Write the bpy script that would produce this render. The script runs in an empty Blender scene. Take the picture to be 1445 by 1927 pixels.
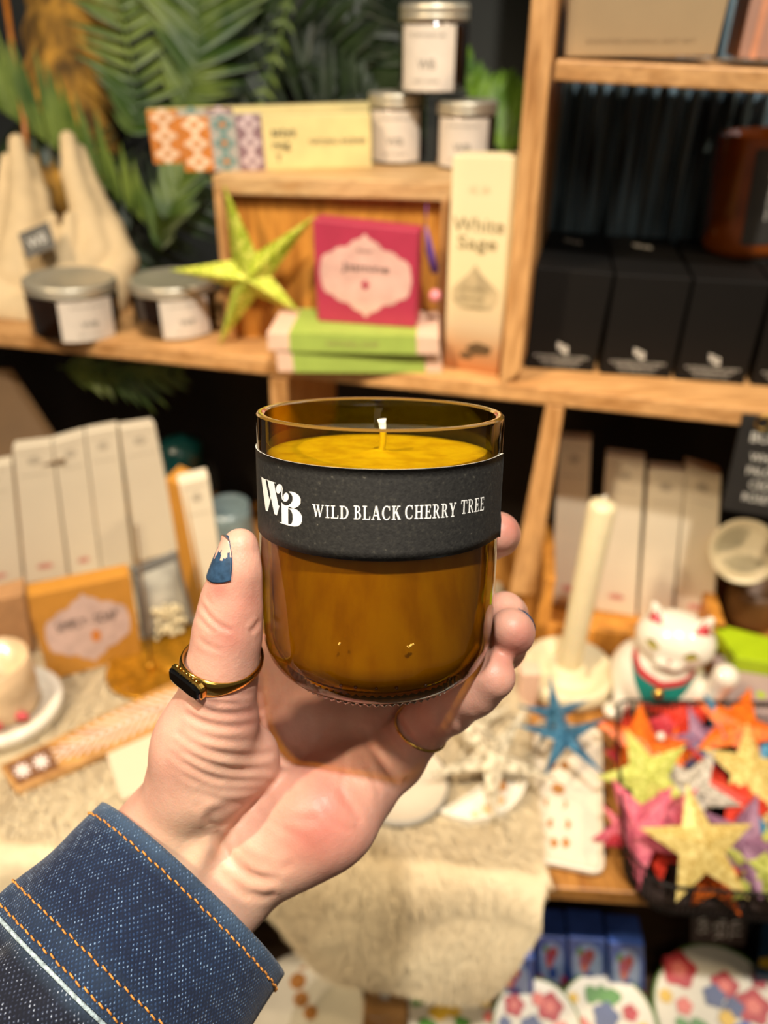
import bpy, bmesh, math, random
import numpy as np
from mathutils import Vector, Matrix, Euler
from mathutils.geometry import tessellate_polygon
from mathutils.bvhtree import BVHTree

random.seed(7)
rng = np.random.default_rng(7)
PI = math.pi
sc = bpy.context.scene
COL = sc.collection

# ------------------------------------------------------------------ camera
F, CX, CY = 1430.0, 722.5, 963.5
CAMZ, PITCH = 1.45, math.radians(32.6)
cam_d = bpy.data.cameras.new('camera')
cam = bpy.data.objects.new('camera', cam_d)
COL.objects.link(cam)
cam.location = (0, 0, CAMZ)
cam.rotation_euler = (PI / 2 - PITCH, 0, 0)
cam_d.sensor_fit = 'VERTICAL'
cam_d.sensor_height = 36.0
cam_d.lens = F / 1927 * 36.0
cam_d.clip_start = 0.01
cam_d.dof.use_dof = True
cam_d.dof.focus_distance = 0.222
cam_d.dof.aperture_fstop = 7.6
sc.camera = cam
CAM = Matrix.Translation((0, 0, CAMZ)) @ Matrix.Rotation(PI / 2 - PITCH, 4, 'X')
CAMN = np.array(CAM)
CAMI = CAM.inverted()


def ccoord(px, py, d):
    """point of the hand/jar region in camera coordinates: pixel and depth"""
    return np.array([(px - CX) / F * d, -(py - CY) / F * d, -d])


def c2w(P):
    P = np.asarray(P, float)
    return P @ CAMN[:3, :3].T + CAMN[:3, 3]


def W(px, py, d):
    return Vector(c2w(ccoord(px, py, d)))


def ray(px, py):
    d = c2w(ccoord(px, py, 1.0)) - np.array([0, 0, CAMZ])
    return Vector(d)


ORI = Vector((0, 0, CAMZ))


def hit_z(px, py, z):
    d = ray(px, py)
    return ORI + d * ((z - CAMZ) / d.z)


def hit_pl(px, py, P0, n):
    d = ray(px, py)
    return ORI + d * ((P0 - ORI).dot(n) / d.dot(n))


def proj(P):
    q = CAMI @ Vector(P)
    return (CX + F * q.x / -q.z, CY - F * q.y / -q.z, -q.z)


# ------------------------------------------------------------------ materials
def lin(c):
    if isinstance(c, str):
        c = c.lstrip('#')
        c = [int(c[i:i + 2], 16) / 255 for i in (0, 2, 4)]
    return tuple((x / 12.92 if x <= 0.04045 else ((x + 0.055) / 1.055) ** 2.4) for x in c[:3]) + (1.0,)


class NT:
    def __init__(self, name):
        self.m = bpy.data.materials.new(name)
        self.m.use_nodes = True
        self.t = self.m.node_tree
        self.t.nodes.clear()
        self.out = self.n('ShaderNodeOutputMaterial')

    def n(self, kind, **kw):
        nd = self.t.nodes.new(kind)
        for k, v in kw.items():
            if k.startswith('i_'):
                nd.inputs[k[2:].replace('_', ' ')].default_value = v
            else:
                setattr(nd, k, v)
        return nd

    def l(self, a, b):
        self.t.links.new(a, b)


def ramp(nt, stops, interp='LINEAR'):
    r = nt.n('ShaderNodeValToRGB')
    r.color_ramp.interpolation = interp
    e = r.color_ramp.elements
    while len(e) < len(stops):
        e.new(0.5)
    for k, (p, c) in enumerate(stops):
        e[k].position = p
        e[k].color = c if len(c) == 4 else tuple(c) + (1,)
    return r


def pbr(name, col, rough=0.5, metal=0.0, noise=0.12, scale=60, bump=0.0, bscale=200, coat=0.0, sss=0.0, spec=0.5,
        stretch=None):
    """plain procedural material: base colour varied a little by noise, optional bump"""
    nt = NT(name)
    b = nt.n('ShaderNodeBsdfPrincipled')
    b.inputs['Roughness'].default_value = rough
    b.inputs['Metallic'].default_value = metal
    b.inputs['Coat Weight'].default_value = coat
    b.inputs['Specular IOR Level'].default_value = spec
    if sss:
        b.inputs['Subsurface Weight'].default_value = sss
        b.inputs['Subsurface Radius'].default_value = (1, .5, .3)
        b.inputs['Subsurface Scale'].default_value = 0.004
    tc = nt.n('ShaderNodeTexCoord')
    src = tc.outputs['Object']
    if stretch:
        mp = nt.n('ShaderNodeMapping')
        mp.inputs['Scale'].default_value = stretch
        nt.l(src, mp.inputs['Vector'])
        src = mp.outputs['Vector']
    nz = nt.n('ShaderNodeTexNoise', i_Scale=scale, i_Detail=4.0)
    nt.l(src, nz.inputs['Vector'])
    c = lin(col)
    a = tuple(x * (1 - noise) for x in c[:3]) + (1,)
    d = tuple(min(1, x * (1 + noise)) for x in c[:3]) + (1,)
    r = ramp(nt, [(0.35, a), (0.65, d)])
    nt.l(nz.outputs['Fac'], r.inputs['Fac'])
    nt.l(r.outputs['Color'], b.inputs['Base Color'])
    if bump:
        bn = nt.n('ShaderNodeTexNoise', i_Scale=bscale, i_Detail=3.0)
        nt.l(src, bn.inputs['Vector'])
        bp = nt.n('ShaderNodeBump', i_Strength=bump, i_Distance=0.001)
        nt.l(bn.outputs['Fac'], bp.inputs['Height'])
        nt.l(bp.outputs['Normal'], b.inputs['Normal'])
    nt.l(b.outputs[0], nt.out.inputs[0])
    return nt.m


def wood(name, c1, c2, rough=0.5, ax='X', scale=14, direction=None):
    nt = NT(name)
    b = nt.n('ShaderNodeBsdfPrincipled', i_Roughness=rough)
    tc = nt.n('ShaderNodeTexCoord')
    mp = nt.n('ShaderNodeMapping')
    s = {'X': (1.5, 12, 12), 'Y': (12, 1.5, 12), 'Z': (12, 12, 1.5)}[ax]
    mp.inputs['Scale'].default_value = s
    nt.l(tc.outputs['Object'], mp.inputs['Vector'])
    nz = nt.n('ShaderNodeTexNoise', i_Scale=scale / 3, i_Detail=6.0, i_Distortion=0.6)
    nt.l(mp.outputs[0], nz.inputs['Vector'])
    r = ramp(nt, [(0.3, lin(c1)), (0.52, lin(c2)), (0.7, lin(c1))])
    nt.l(nz.outputs['Fac'], r.inputs['Fac'])
    n2 = nt.n('ShaderNodeTexNoise', i_Scale=scale * 2, i_Detail=3.0)
    nt.l(mp.outputs[0], n2.inputs['Vector'])
    mx = nt.n('ShaderNodeMix', data_type='RGBA', blend_type='MULTIPLY')
    mx.inputs[0].default_value = 0.5
    r2 = ramp(nt, [(0.35, (.55, .5, .45, 1)), (0.6, (1, 1, 1, 1))])
    nt.l(n2.outputs['Fac'], r2.inputs['Fac'])
    nt.l(r.outputs[0], mx.inputs[6])
    nt.l(r2.outputs[0], mx.inputs[7])
    nt.l(mx.outputs[2], b.inputs['Base Color'])
    bp = nt.n('ShaderNodeBump', i_Strength=0.3, i_Distance=0.001)
    nt.l(n2.outputs['Fac'], bp.inputs['Height'])
    nt.l(bp.outputs['Normal'], b.inputs['Normal'])
    nt.l(b.outputs[0], nt.out.inputs[0])
    return nt.m


def glass(name, tint, rough=0.02, ior=1.5, dark=0.35):
    """see-through tinted glass: tinted transparency plus fresnel reflection, deeper tint where the wall is seen edge on"""
    nt = NT(name)
    tr = nt.n('ShaderNodeBsdfTransparent')
    gl = nt.n('ShaderNodeBsdfGlossy', i_Roughness=rough)
    gl.inputs['Color'].default_value = (1, 1, 1, 1)
    lw = nt.n('ShaderNodeLayerWeight', i_Blend=0.3)
    l5 = nt.n('ShaderNodeLayerWeight', i_Blend=0.5)
    pw = nt.n('ShaderNodeMath', operation='POWER')
    pw.inputs[1].default_value = 5.0
    nt.l(l5.outputs['Facing'], pw.inputs[0])
    fr = nt.n('ShaderNodeMath', operation='MULTIPLY_ADD')
    fr.inputs[1].default_value = 0.96
    fr.inputs[2].default_value = 0.04
    nt.l(pw.outputs[0], fr.inputs[0])
    t2 = tuple(x * dark for x in tint) + (1,)
    r = ramp(nt, [(0.35, tuple(tint) + (1,)), (1.0, t2)])
    nt.l(lw.outputs['Facing'], r.inputs['Fac'])
    nt.l(r.outputs[0], tr.inputs['Color'])
    mx = nt.n('ShaderNodeMixShader')
    nt.l(fr.outputs[0], mx.inputs[0])
    nt.l(tr.outputs[0], mx.inputs[1])
    nt.l(gl.outputs[0], mx.inputs[2])
    nt.l(mx.outputs[0], nt.out.inputs[0])
    return nt.m


# ------------------------------------------------------------------ objects
WM = {}


def thing(name, label, cat, loc, group=None, rot=None):
    o = bpy.data.objects.new(name, None)
    o.empty_display_size = 0.01
    COL.objects.link(o)
    m = Matrix.Translation(Vector(loc))
    if rot is not None:
        m = m @ (rot.to_4x4() if isinstance(rot, Matrix) else Euler(rot).to_matrix().to_4x4())
    o.matrix_world = m
    WM[o.name] = m
    o['label'] = label
    o['category'] = cat
    if group:
        o['group'] = group
    return o


def tag(o, label, cat, group=None):
    o['label'] = label
    o['category'] = cat
    if group:
        o['group'] = group
    return o


def part(name, V, Fc, mats, parent=None, smooth=False, mi=None, label=None, origin=None, bevel=0.0):
    """one mesh object from WORLD coordinates"""
    V = [Vector(v) for v in V]
    if parent is not None:
        m = WM[parent.name]
    else:
        if origin is None:
            lo = Vector([min(v[k] for v in V) for k in range(3)])
            hi = Vector([max(v[k] for v in V) for k in range(3)])
            origin = Vector(((lo.x + hi.x) / 2, (lo.y + hi.y) / 2, lo.z))
        m = Matrix.Translation(Vector(origin))
    inv = m.inverted()
    me = bpy.data.meshes.new(name)
    me.from_pydata([inv @ v for v in V], [], Fc)
    if not isinstance(mats, (list, tuple)):
        mats = [mats]
    for mm in mats:
        me.materials.append(mm)
    if mi is not None:
        me.polygons.foreach_set('material_index', mi)
    if smooth:
        me.polygons.foreach_set('use_smooth', [True] * len(me.polygons))
    me.update()
    o = bpy.data.objects.new(name, me)
    COL.objects.link(o)
    if parent is not None:
        o.parent = parent
        WM[o.name] = m
    else:
        o.matrix_world = m
        WM[o.name] = m
    if label:
        o['label'] = label
    if bevel:
        b = o.modifiers.new('bevel', 'BEVEL')
        b.width = bevel
        b.segments = 2
        b.limit_method = 'ANGLE'
    return o


class MB:
    """collects shapes for ONE mesh"""

    def __init__(self):
        self.V, self.F, self.M = [], [], []

    def add(self, V, Fc, m=0):
        k = len(self.V)
        self.V += [Vector(v) for v in V]
        self.F += [tuple(i + k for i in f) for f in Fc]
        self.M += [m] * len(Fc)
        return self

    def prism(self, poly, off, m=0):
        """closed polygon (3d points) extruded by vector off"""
        n = len(poly)
        off = Vector(off)
        V = [Vector(p) for p in poly] + [Vector(p) + off for p in poly]
        Fc = [tuple(range(n)), tuple(reversed(range(n, 2 * n)))]
        Fc += [(i, i + n, (i + 1) % n + n, (i + 1) % n) for i in range(n)]
        return self.add(V, Fc, m)

    def tube(self, pts, r, seg=10, m=0, cap=True, flat=None):
        pts = [Vector(p) for p in pts]
        n = len(pts)
        rs = r if isinstance(r, (list, tuple)) else [r] * n
        V, Fc = [], []
        prev = None
        for i, p in enumerate(pts):
            t = (pts[min(i + 1, n - 1)] - pts[max(i - 1, 0)])
            t.normalize()
            if prev is None:
                a = Vector((0, 0, 1)) if abs(t.z) < .9 else Vector((1, 0, 0))
                u = t.cross(a).normalized()
            else:
                u = (prev - t * prev.dot(t)).normalized()
            prev = u
            w = t.cross(u)
            for k in range(seg):
                a = 2 * PI * k / seg
                V.append(p + (u * math.cos(a) + w * math.sin(a) * (flat or 1)) * rs[i])
        for i in range(n - 1):
            for k in range(seg):
                a, b = i * seg + k, i * seg + (k + 1) % seg
                Fc.append((a, b, b + seg, a + seg))
        if cap:
            Fc.append(tuple(reversed(range(seg))))
            Fc.append(tuple(range((n - 1) * seg, n * seg)))
        return self.add(V, Fc, m)

    def lathe(self, prof, c, ax, seg=48, m=0, xdir=None, cap=False):
        """prof: (radius, height) pairs round axis ax through c"""
        c, ax = Vector(c), Vector(ax).normalized()
        u = Vector(xdir) if xdir is not None else (Vector((1, 0, 0)) if abs(ax.x) < .9 else Vector((0, 1, 0)))
        u = (u - ax * u.dot(ax)).normalized()
        w = ax.cross(u)
        V, Fc = [], []
        for (r, h) in prof:
            for k in range(seg):
                a = 2 * PI * k / seg
                V.append(c + ax * h + (u * math.cos(a) + w * math.sin(a)) * max(r, 1e-6))
        for i in range(len(prof) - 1):
            for k in range(seg):
                a, b = i * seg + k, i * seg + (k + 1) % seg
                Fc.append((a, b, b + seg, a + seg))
        if cap:
            Fc.append(tuple(reversed(range(seg))))
            Fc.append(tuple(range((len(prof) - 1) * seg, len(prof) * seg)))
        return self.add(V, Fc, m)

    def ball(self, c, r, seg=12, rings=8, m=0, sc_=(1, 1, 1)):
        prof = []
        V, Fc = [], []
        c = Vector(c)
        for i in range(rings + 1):
            th = PI * i / rings
            for k in range(seg):
                a = 2 * PI * k / seg
                V.append(c + Vector((math.sin(th) * math.cos(a) * sc_[0], math.sin(th) * math.sin(a) * sc_[1],
                                     math.cos(th) * sc_[2])) * r)
        for i in range(rings):
            for k in range(seg):
                a, b = i * seg + k, i * seg + (k + 1) % seg
                Fc.append((a, a + seg, b + seg, b))
        return self.add(V, Fc, m)

    def build(self, name, mats, parent=None, smooth=False, **kw):
        mi = self.M if isinstance(mats, (list, tuple)) else None
        return part(name, self.V, self.F, mats, parent, smooth, mi, **kw)


class Quad:
    """a flat face given by its corners bl, br, tr, tl; maps (u, v) in 0..1 to points on it"""

    def __init__(self, bl, br, tr, tl):
        self.p = [Vector(q) for q in (bl, br, tr, tl)]
        bl, br, tr, tl = self.p
        self.n = (br - bl).cross(tl - bl).normalized()
        self.w = ((br - bl).length + (tr - tl).length) / 2
        self.h = ((tl - bl).length + (tr - br).length) / 2
        if self.n.dot(ORI - bl) < 0:
            self.n = -self.n

    def at(self, u, v, o=0.0):
        bl, br, tr, tl = self.p
        return bl * (1 - u) * (1 - v) + br * u * (1 - v) + tr * u * v + tl * (1 - u) * v + self.n * o


def tri_fill(poly):
    pts = [Vector((p[0], p[1], 0)) for p in poly]
    return tessellate_polygon([pts])


def art(q, polys, name, mats, parent, o=0.0004, th=0.0003, mi=None, label=None):
    """flat print made of polygons in (u, v) of a Quad, a hair above it, with a little thickness"""
    mb = MB()
    for k, poly in enumerate(polys):
        tris = tri_fill(poly)
        V = [q.at(u, v, o) for u, v in poly]
        mb.add(V, [tuple(t) for t in tris], mi[k] if mi else 0)
    return mb.build(name, mats if mi else mats, parent, label=label)


_TXT = {}


def text_tris(s):
    """triangles (2d) of a string in the built-in font, scaled so cap height is 1"""
    if s in _TXT:
        return _TXT[s]
    cu = bpy.data.curves.new('tmp_text', 'FONT')
    cu.body = s
    cu.resolution_u = 3
    ob = bpy.data.objects.new('tmp_text', cu)
    COL.objects.link(ob)
    dg = bpy.context.evaluated_depsgraph_get()
    me = bpy.data.meshes.new_from_object(ob.evaluated_get(dg))
    V = np.array([v.co[:2] for v in me.vertices])
    Fc = [tuple(p.vertices) for p in me.polygons]
    bpy.data.objects.remove(ob)
    bpy.data.curves.remove(cu)
    bpy.data.meshes.remove(me)
    V = V / 0.72
    V[:, 0] -= V[:, 0].min()
    _TXT[s] = (V, Fc, V[:, 0].max())
    return _TXT[s]


def write(q, items, name, mat, parent, o=0.0007, rot90=False, label=None):
    """items: (string, u_centre, v_centre, height_v, width_u or None)"""
    mb = MB()
    for (s, uc, vc, hv, wu) in items:
        V, Fc, wd = text_tris(s)
        if wu is None:
            wu = wd * hv * (q.h / q.w)
        P = []
        for x, y in V:
            a, b = (x / wd - .5) * wu, (y - .5) * hv
            if rot90:
                wv = wu
                P.append(q.at(uc + (y - .5) * hv, vc - (x / wd - .5) * wv, o))
            else:
                P.append(q.at(uc + a, vc + b, o))
        mb.add(P, Fc)
    return mb.build(name, mat, parent, label=label)


# ------------------------------------------------------------------ signed distance modelling (organic shapes)
def sd_cone(P, a, b, ra, rb):
    """round cone from a to b with radii ra, rb"""
    a, b = np.asarray(a, np.float32), np.asarray(b, np.float32)
    ba = b - a
    L2 = float(ba @ ba)
    h = np.clip(((P - a) @ ba) / L2, 0, 1)
    r = ra + (rb - ra) * h
    return np.sqrt((((P - a) - h[:, None] * ba) ** 2).sum(1)) - r


def sd_ell(P, c, r, R=None):
    q = P - np.asarray(c, np.float32)
    if R is not None:
        q = q @ np.asarray(R, np.float32)
    r = np.asarray(r, np.float32)
    k0 = np.sqrt(((q / r) ** 2).sum(1))
    k1 = np.sqrt(((q / (r * r)) ** 2).sum(1)) + 1e-9
    return k0 * (k0 - 1) / k1


def smin(a, b, k):
    h = np.clip(0.5 + 0.5 * (b - a) / k, 0, 1)
    return b * (1 - h) + a * h - k * h * (1 - h)


def smax(a, b, k):
    return -smin(-a, -b, k)


def chain(P, pts, k=0.004):
    """pts: list of (xyz, r)"""
    d = None
    for (a, ra), (b, rb) in zip(pts[:-1], pts[1:]):
        e = sd_cone(P, a, b, ra, rb)
        d = e if d is None else smin(d, e, k)
    return d


def surface_nets(fn, lo, hi, h, band=None):
    """triangle-free (quad) mesh of fn = 0 on a grid of step h, evaluated only near the surface"""
    lo = np.asarray(lo, float)
    n = np.ceil((np.asarray(hi, float) - lo) / h / 4).astype(int) * 4
    nb = n // 4
    g = np.stack(np.meshgrid(*[np.arange(k) for k in nb], indexing='ij'), -1).reshape(-1, 3)
    c = lo + (g * 4 + 2) * h
    d = np.concatenate([fn(c[i:i + 200000].astype(np.float32)) for i in range(0, len(c), 200000)])
    act = np.abs(d) < (band or h * 8)
    val = np.full(n, 1.0, np.float32)
    vb = np.where(d < 0, -1.0, 1.0).reshape(nb)
    val = np.repeat(np.repeat(np.repeat(vb, 4, 0), 4, 1), 4, 2).astype(np.float32)
    ga = g[act] * 4
    o = np.stack(np.meshgrid(*[np.arange(4)] * 3, indexing='ij'), -1).reshape(-1, 3)
    idx = (ga[:, None, :] + o[None]).reshape(-1, 3)
    pts = (lo + idx * h).astype(np.float32)
    v = np.concatenate([fn(pts[i:i + 300000]) for i in range(0, len(pts), 300000)])
    val[idx[:, 0], idx[:, 1], idx[:, 2]] = v
    s = val < 0
    cs = np.zeros(np.array(s.shape) - 1, int)
    for dx in (0, 1):
        for dy in (0, 1):
            for dz in (0, 1):
                cs += s[dx:dx + cs.shape[0], dy:dy + cs.shape[1], dz:dz + cs.shape[2]]
    cell = np.argwhere((cs > 0) & (cs < 8))
    vid = np.full(cs.shape, -1, int)
    vid[tuple(cell.T)] = np.arange(len(cell))
    acc = np.zeros((len(cell), 3))
    cnt = np.zeros(len(cell))
    corners = [(a, b, c_) for a in (0, 1) for b in (0, 1) for c_ in (0, 1)]
    for A in corners:
        for k in range(3):
            if A[k] == 0:
                B = list(A)
                B[k] = 1
                va = val[tuple((cell + A).T)]
                vb2 = val[tuple((cell + B).T)]
                m = (va < 0) != (vb2 < 0)
                t = np.where(m, va / np.where(m, va - vb2, 1), 0)
                p = np.array(A, float)[None] + np.zeros((len(cell), 3))
                p[:, k] += t
                acc[m] += p[m]
                cnt[m] += 1
    V = lo + (cell + acc / cnt[:, None]) * h
    Q = []
    for k in range(3):
        sl0 = [slice(None)] * 3
        sl1 = [slice(None)] * 3
        sl0[k] = slice(0, -1)
        sl1[k] = slice(1, None)
        a, b = s[tuple(sl0)], s[tuple(sl1)]
        e = np.argwhere(a != b)
        u, w = (k + 1) % 3, (k + 2) % 3
        ok = (e[:, u] > 0) & (e[:, w] > 0) & (e[:, u] < cs.shape[u]) & (e[:, w] < cs.shape[w]) & (e[:, k] < cs.shape[k])
        e = e[ok]
        neg = a[tuple(e.T)]
        q = []
        for (du, dw) in ((0, 0), (-1, 0), (-1, -1), (0, -1)):
            f = e.copy()
            f[:, u] += du
            f[:, w] += dw
            q.append(vid[tuple(f.T)])
        q = np.stack(q, 1)
        q[~neg] = q[~neg][:, ::-1]
        Q.append(q)
    Q = np.concatenate(Q)
    Q = Q[(Q >= 0).all(1)]
    return V, Q[:, ::-1]


def vnormals(V, Q):
    N = np.zeros_like(V)
    d1 = V[Q[:, 2]] - V[Q[:, 0]]
    d2 = V[Q[:, 3]] - V[Q[:, 1]]
    fn_ = np.cross(d1, d2)
    for k in range(4):
        np.add.at(N, Q[:, k], fn_)
    return N / (np.linalg.norm(N, axis=1, keepdims=True) + 1e-12)


def relax(V, Q, it=2, w=0.5):
    E = np.concatenate([Q[:, [0, 1]], Q[:, [1, 2]], Q[:, [2, 3]], Q[:, [3, 0]]])
    deg = np.bincount(E.ravel(), minlength=len(V)).astype(float)[:, None]
    for _ in range(it):
        S = np.zeros_like(V)
        np.add.at(S, E[:, 0], V[E[:, 1]])
        np.add.at(S, E[:, 1], V[E[:, 0]])
        V = V * (1 - w) + w * S / np.maximum(deg, 1)
    return V
# ================================================================== THE CANDLE IN THE CUT BOTTLE GLASS
TH = math.radians(15.0)
JA = np.array([0.014, math.cos(TH), math.sin(TH)])
JA /= np.linalg.norm(JA)
JT = np.array([(715.5 - CX) / F * 0.236, 0.0314, -0.236])      # centre of the rim, camera coordinates
JR, JL = 0.0382, 0.0862
JX = np.array([1.0, 0, 0]) - JA * JA[0]
JX /= np.linalg.norm(JX)
JF = np.cross(JX, JA)                                            # towards the viewer
if JF[2] < 0:
    JF = -JF


def jpt(phi, L, r=JR):
    """point on the bottle wall: angle from the front, distance below the rim (camera coordinates)"""
    return JT - JA * L + (JX * math.sin(phi) + JF * math.cos(phi)) * r


def jhit(px, py, r=JR):
    """ray through a pixel onto the wall -> (phi, L)"""
    D = ccoord(px, py, 1.0)
    o = -JT
    d1 = D - JA * (D @ JA)
    o1 = o - JA * (o @ JA)
    a, b, c = d1 @ d1, 2 * d1 @ o1, o1 @ o1 - r * r
    disc = max(b * b - 4 * a * c, 0)
    t = (-b - math.sqrt(disc)) / (2 * a)
    q = D * t - JT
    return math.atan2(q @ JX, q @ JF), -(q @ JA)


m_amber = glass('amber_glass', (0.70, 0.545, 0.04), 0.02, 1.5, 0.35)
m_rim = NT('amber_cut_rim')
_b = m_rim.n('ShaderNodeBsdfPrincipled', i_Roughness=0.12)
_b.inputs['Base Color'].default_value = lin('8a6420')
_b.inputs['Transmission Weight'].default_value = 0.35
_b.inputs['Coat Weight'].default_value = 0.8
_b.inputs['Coat Roughness'].default_value = 0.04
m_rim.l(_b.outputs[0], m_rim.out.inputs[0])
m_rim = m_rim.m
m_wax = NT('cream_wax')
_b = m_wax.n('ShaderNodeBsdfPrincipled', i_Roughness=0.42)
_tc = m_wax.n('ShaderNodeTexCoord')
_nz = m_wax.n('ShaderNodeTexNoise', i_Scale=45.0, i_Detail=4.0)
_mpw = m_wax.n('ShaderNodeMapping')
_mpw.inputs['Scale'].default_value = (3.2, 3.2, .55)
m_wax.l(_tc.outputs['Object'], _mpw.inputs[0])
m_wax.l(_mpw.outputs[0], _nz.inputs['Vector'])
_r = ramp(m_wax, [(0.35, lin('e4d6a8')), (0.6, lin('fffae2'))])
m_wax.l(_nz.outputs['Fac'], _r.inputs['Fac'])
m_wax.l(_r.outputs[0], _b.inputs['Base Color'])
_b.inputs['Subsurface Weight'].default_value = 0.2
_b.inputs['Subsurface Radius'].default_value = (1, .8, .5)
_b.inputs['Subsurface Scale'].default_value = 0.006
_bp = m_wax.n('ShaderNodeBump', i_Strength=0.35, i_Distance=0.0008)
m_wax.l(_nz.outputs['Fac'], _bp.inputs['Height'])
m_wax.l(_bp.outputs[0], _b.inputs['Normal'])
m_wax.l(_b.outputs[0], m_wax.out.inputs[0])
m_wax = m_wax.m
m_wick = pbr('wick_cotton', 'f2ead6', 0.8, bump=0.4, bscale=900)
m_label = NT('black_paper_label')
_b = m_label.n('ShaderNodeBsdfPrincipled', i_Roughness=0.62)
_tc = m_label.n('ShaderNodeTexCoord')
_n1 = m_label.n('ShaderNodeTexNoise', i_Scale=1400.0, i_Detail=2.0)
_n2 = m_label.n('ShaderNodeTexNoise', i_Scale=900.0, i_Detail=1.0)
m_label.l(_tc.outputs['Object'], _n1.inputs['Vector'])
m_label.l(_tc.outputs['Object'], _n2.inputs['Vector'])
_r = ramp(m_label, [(0.3, lin('201f1d')), (0.62, lin('2b2a27')), (0.76, lin('38362f')), (0.84, lin('77746a'))])
m_label.l(_n2.outputs['Fac'], _r.inputs['Fac'])
m_label.l(_r.outputs[0], _b.inputs['Base Color'])
_bp = m_label.n('ShaderNodeBump', i_Strength=0.5, i_Distance=0.0002)
m_label.l(_n1.outputs['Fac'], _bp.inputs['Height'])
m_label.l(_bp.outputs[0], _b.inputs['Normal'])
m_label.l(_b.outputs[0], m_label.out.inputs[0])
m_label = m_label.m
m_paper_edge = pbr('label_paper_edge', 'f6efdc', 0.7)
m_ink = pbr('white_ink', 'fbfaf4', 0.55, noise=0.02)

candle = thing('candle', 'large amber glass candle held up in the hand, black label reading WILD BLACK CHERRY TREE', 'candle',
               c2w(JT - JA * JL))


def jring(r, L, n, wob=0.0, per=0):
    out = []
    for k in range(n):
        a = 2 * PI * k / n
        rr = r + (wob * math.cos(per * a) if wob else 0)
        out.append(c2w(jpt(a, L, rr)))
    return out


def jlathe(prof, n=128, close=False):
    V, Fc = [], []
    for (r, L) in prof:
        V += jring(max(r, 1e-5), L, n)
    for i in range(len(prof) - 1):
        for k in range(n):
            a, b = i * n + k, i * n + (k + 1) % n
            Fc.append((a, a + n, b + n, b))
    return V, Fc


# outer wall, heel curve, base, then back up inside (the rim face is a part of its own)
rc = 0.0140
outer = [(JR - 0.0001, 0.0006), (JR, 0.0012), (JR, 0.03), (JR, 0.06), (JR - 0.0002, JL - 0.0175)]
for k in range(1, 11):
    a = k / 10 * PI / 2
    outer.append((JR - 0.0002 - (rc - 0.0038) * (1 - math.cos(a)), JL - 0.0165 + 0.0150 * math.sin(a)))
outer += [(0.0268, JL - 0.0006), (0.0255, JL), (0.0235, JL - 0.0008), (0.018, JL - 0.004), (0.008, JL - 0.0065), (0, JL - 0.007)]
wall = 0.0027
inner = [(0, JL - 0.0105), (0.010, JL - 0.0092), (0.019, JL - 0.0058), (0.0245, JL - 0.0040)]
for k in range(1, 8):
    a = (1 - k / 7) * PI / 2
    inner.append((JR - wall - (rc - 0.0038) * (1 - math.cos(a)), JL - 0.0165 + 0.0128 * math.sin(a)))
inner += [(JR - wall, 0.05), (JR - wall, 0.02), (JR - wall, 0.0012), (JR - wall + .0001, 0.0006)]
V1, F1 = jlathe(outer)
V2, F2 = jlathe(inner)
part('glass_jar', V1 + V2, F1 + [tuple(i + len(V1) for i in f) for f in F2], m_amber, candle, smooth=True)
V, Fc = jlathe([(JR - 0.0001, 0.0006), (JR - 0.0005, 0.0001), (JR - 0.0012, -0.0001), (JR - 0.0019, 0), (JR - wall + .0001, 0.0006)])
part('rim', V, Fc, m_rim, candle, smooth=True, label='polished cut rim of the amber glass')
# knurled ring under the heel
V, Fc = [], []
nk = 76
prof = [(0.0298, JL - 0.0042), (0.0302, JL - 0.0022), (0.0290, JL - 0.0004), (0.0268, JL + 0.0002), (0.0255, JL + 0.0001)]
n = nk * 4
for (r, L) in prof:
    for k in range(n):
        a = 2 * PI * k / n
        w_ = 0.00022 * math.cos(nk * a)
        V.append(c2w(jpt(a, L + w_ * 1.2, r + w_)))
for i in range(len(prof) - 1):
    for k in range(n):
        a, b = i * n + k, i * n + (k + 1) % n
        Fc.append((a, a + n, b + n, b))
m_knurl = pbr('dark_amber_base', '3a2508', 0.15, coat=0.6, noise=0.2)
part('knurled_base', V, Fc, m_knurl, candle, smooth=True)
# embossed dots near the heel and the little bubbles in the wax, their glints put into a bright gold colour
mb, mb2 = MB(), MB()
for px, py, s in ((640, 1293, .0007), (668, 1296, .0007), (708, 1298, .0006), (747, 1297, .0007), (803, 1292, .0006),
                  (818, 1289, .0006), (848, 1279, .0006), (885, 1268, .0006), (640, 1213, .0009), (773, 1215, .0009), (769, 1219, .0007), (777, 1212, .0006)):
    ph, L = jhit(px, py)
    r = JR + 0.0001
    if L > JL - 0.0165:
        a = math.asin(min(1, (L - JL + 0.0165) / 0.0150))
        r = JR - (rc - 0.0038) * (1 - math.cos(a)) + .0002
    if py > 1250:
        mb2.ball(c2w(jpt(ph, L, r - .0003)), s * .9, 10, 6)
    else:
        for q_ in range(4):
            mb.ball(c2w(jpt(ph + random.uniform(-.012, .012), L + random.uniform(-.0005, .0005), r - .0002)), s * random.uniform(.25, .5), 8, 6)
mb.build('bubbles', pbr('bubble_glint_gold', 'c9a04a', 0.12, coat=.8, noise=.3, scale=900), candle, smooth=True)
mb2.build('embossed_dots', m_amber, candle, smooth=True)
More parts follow.
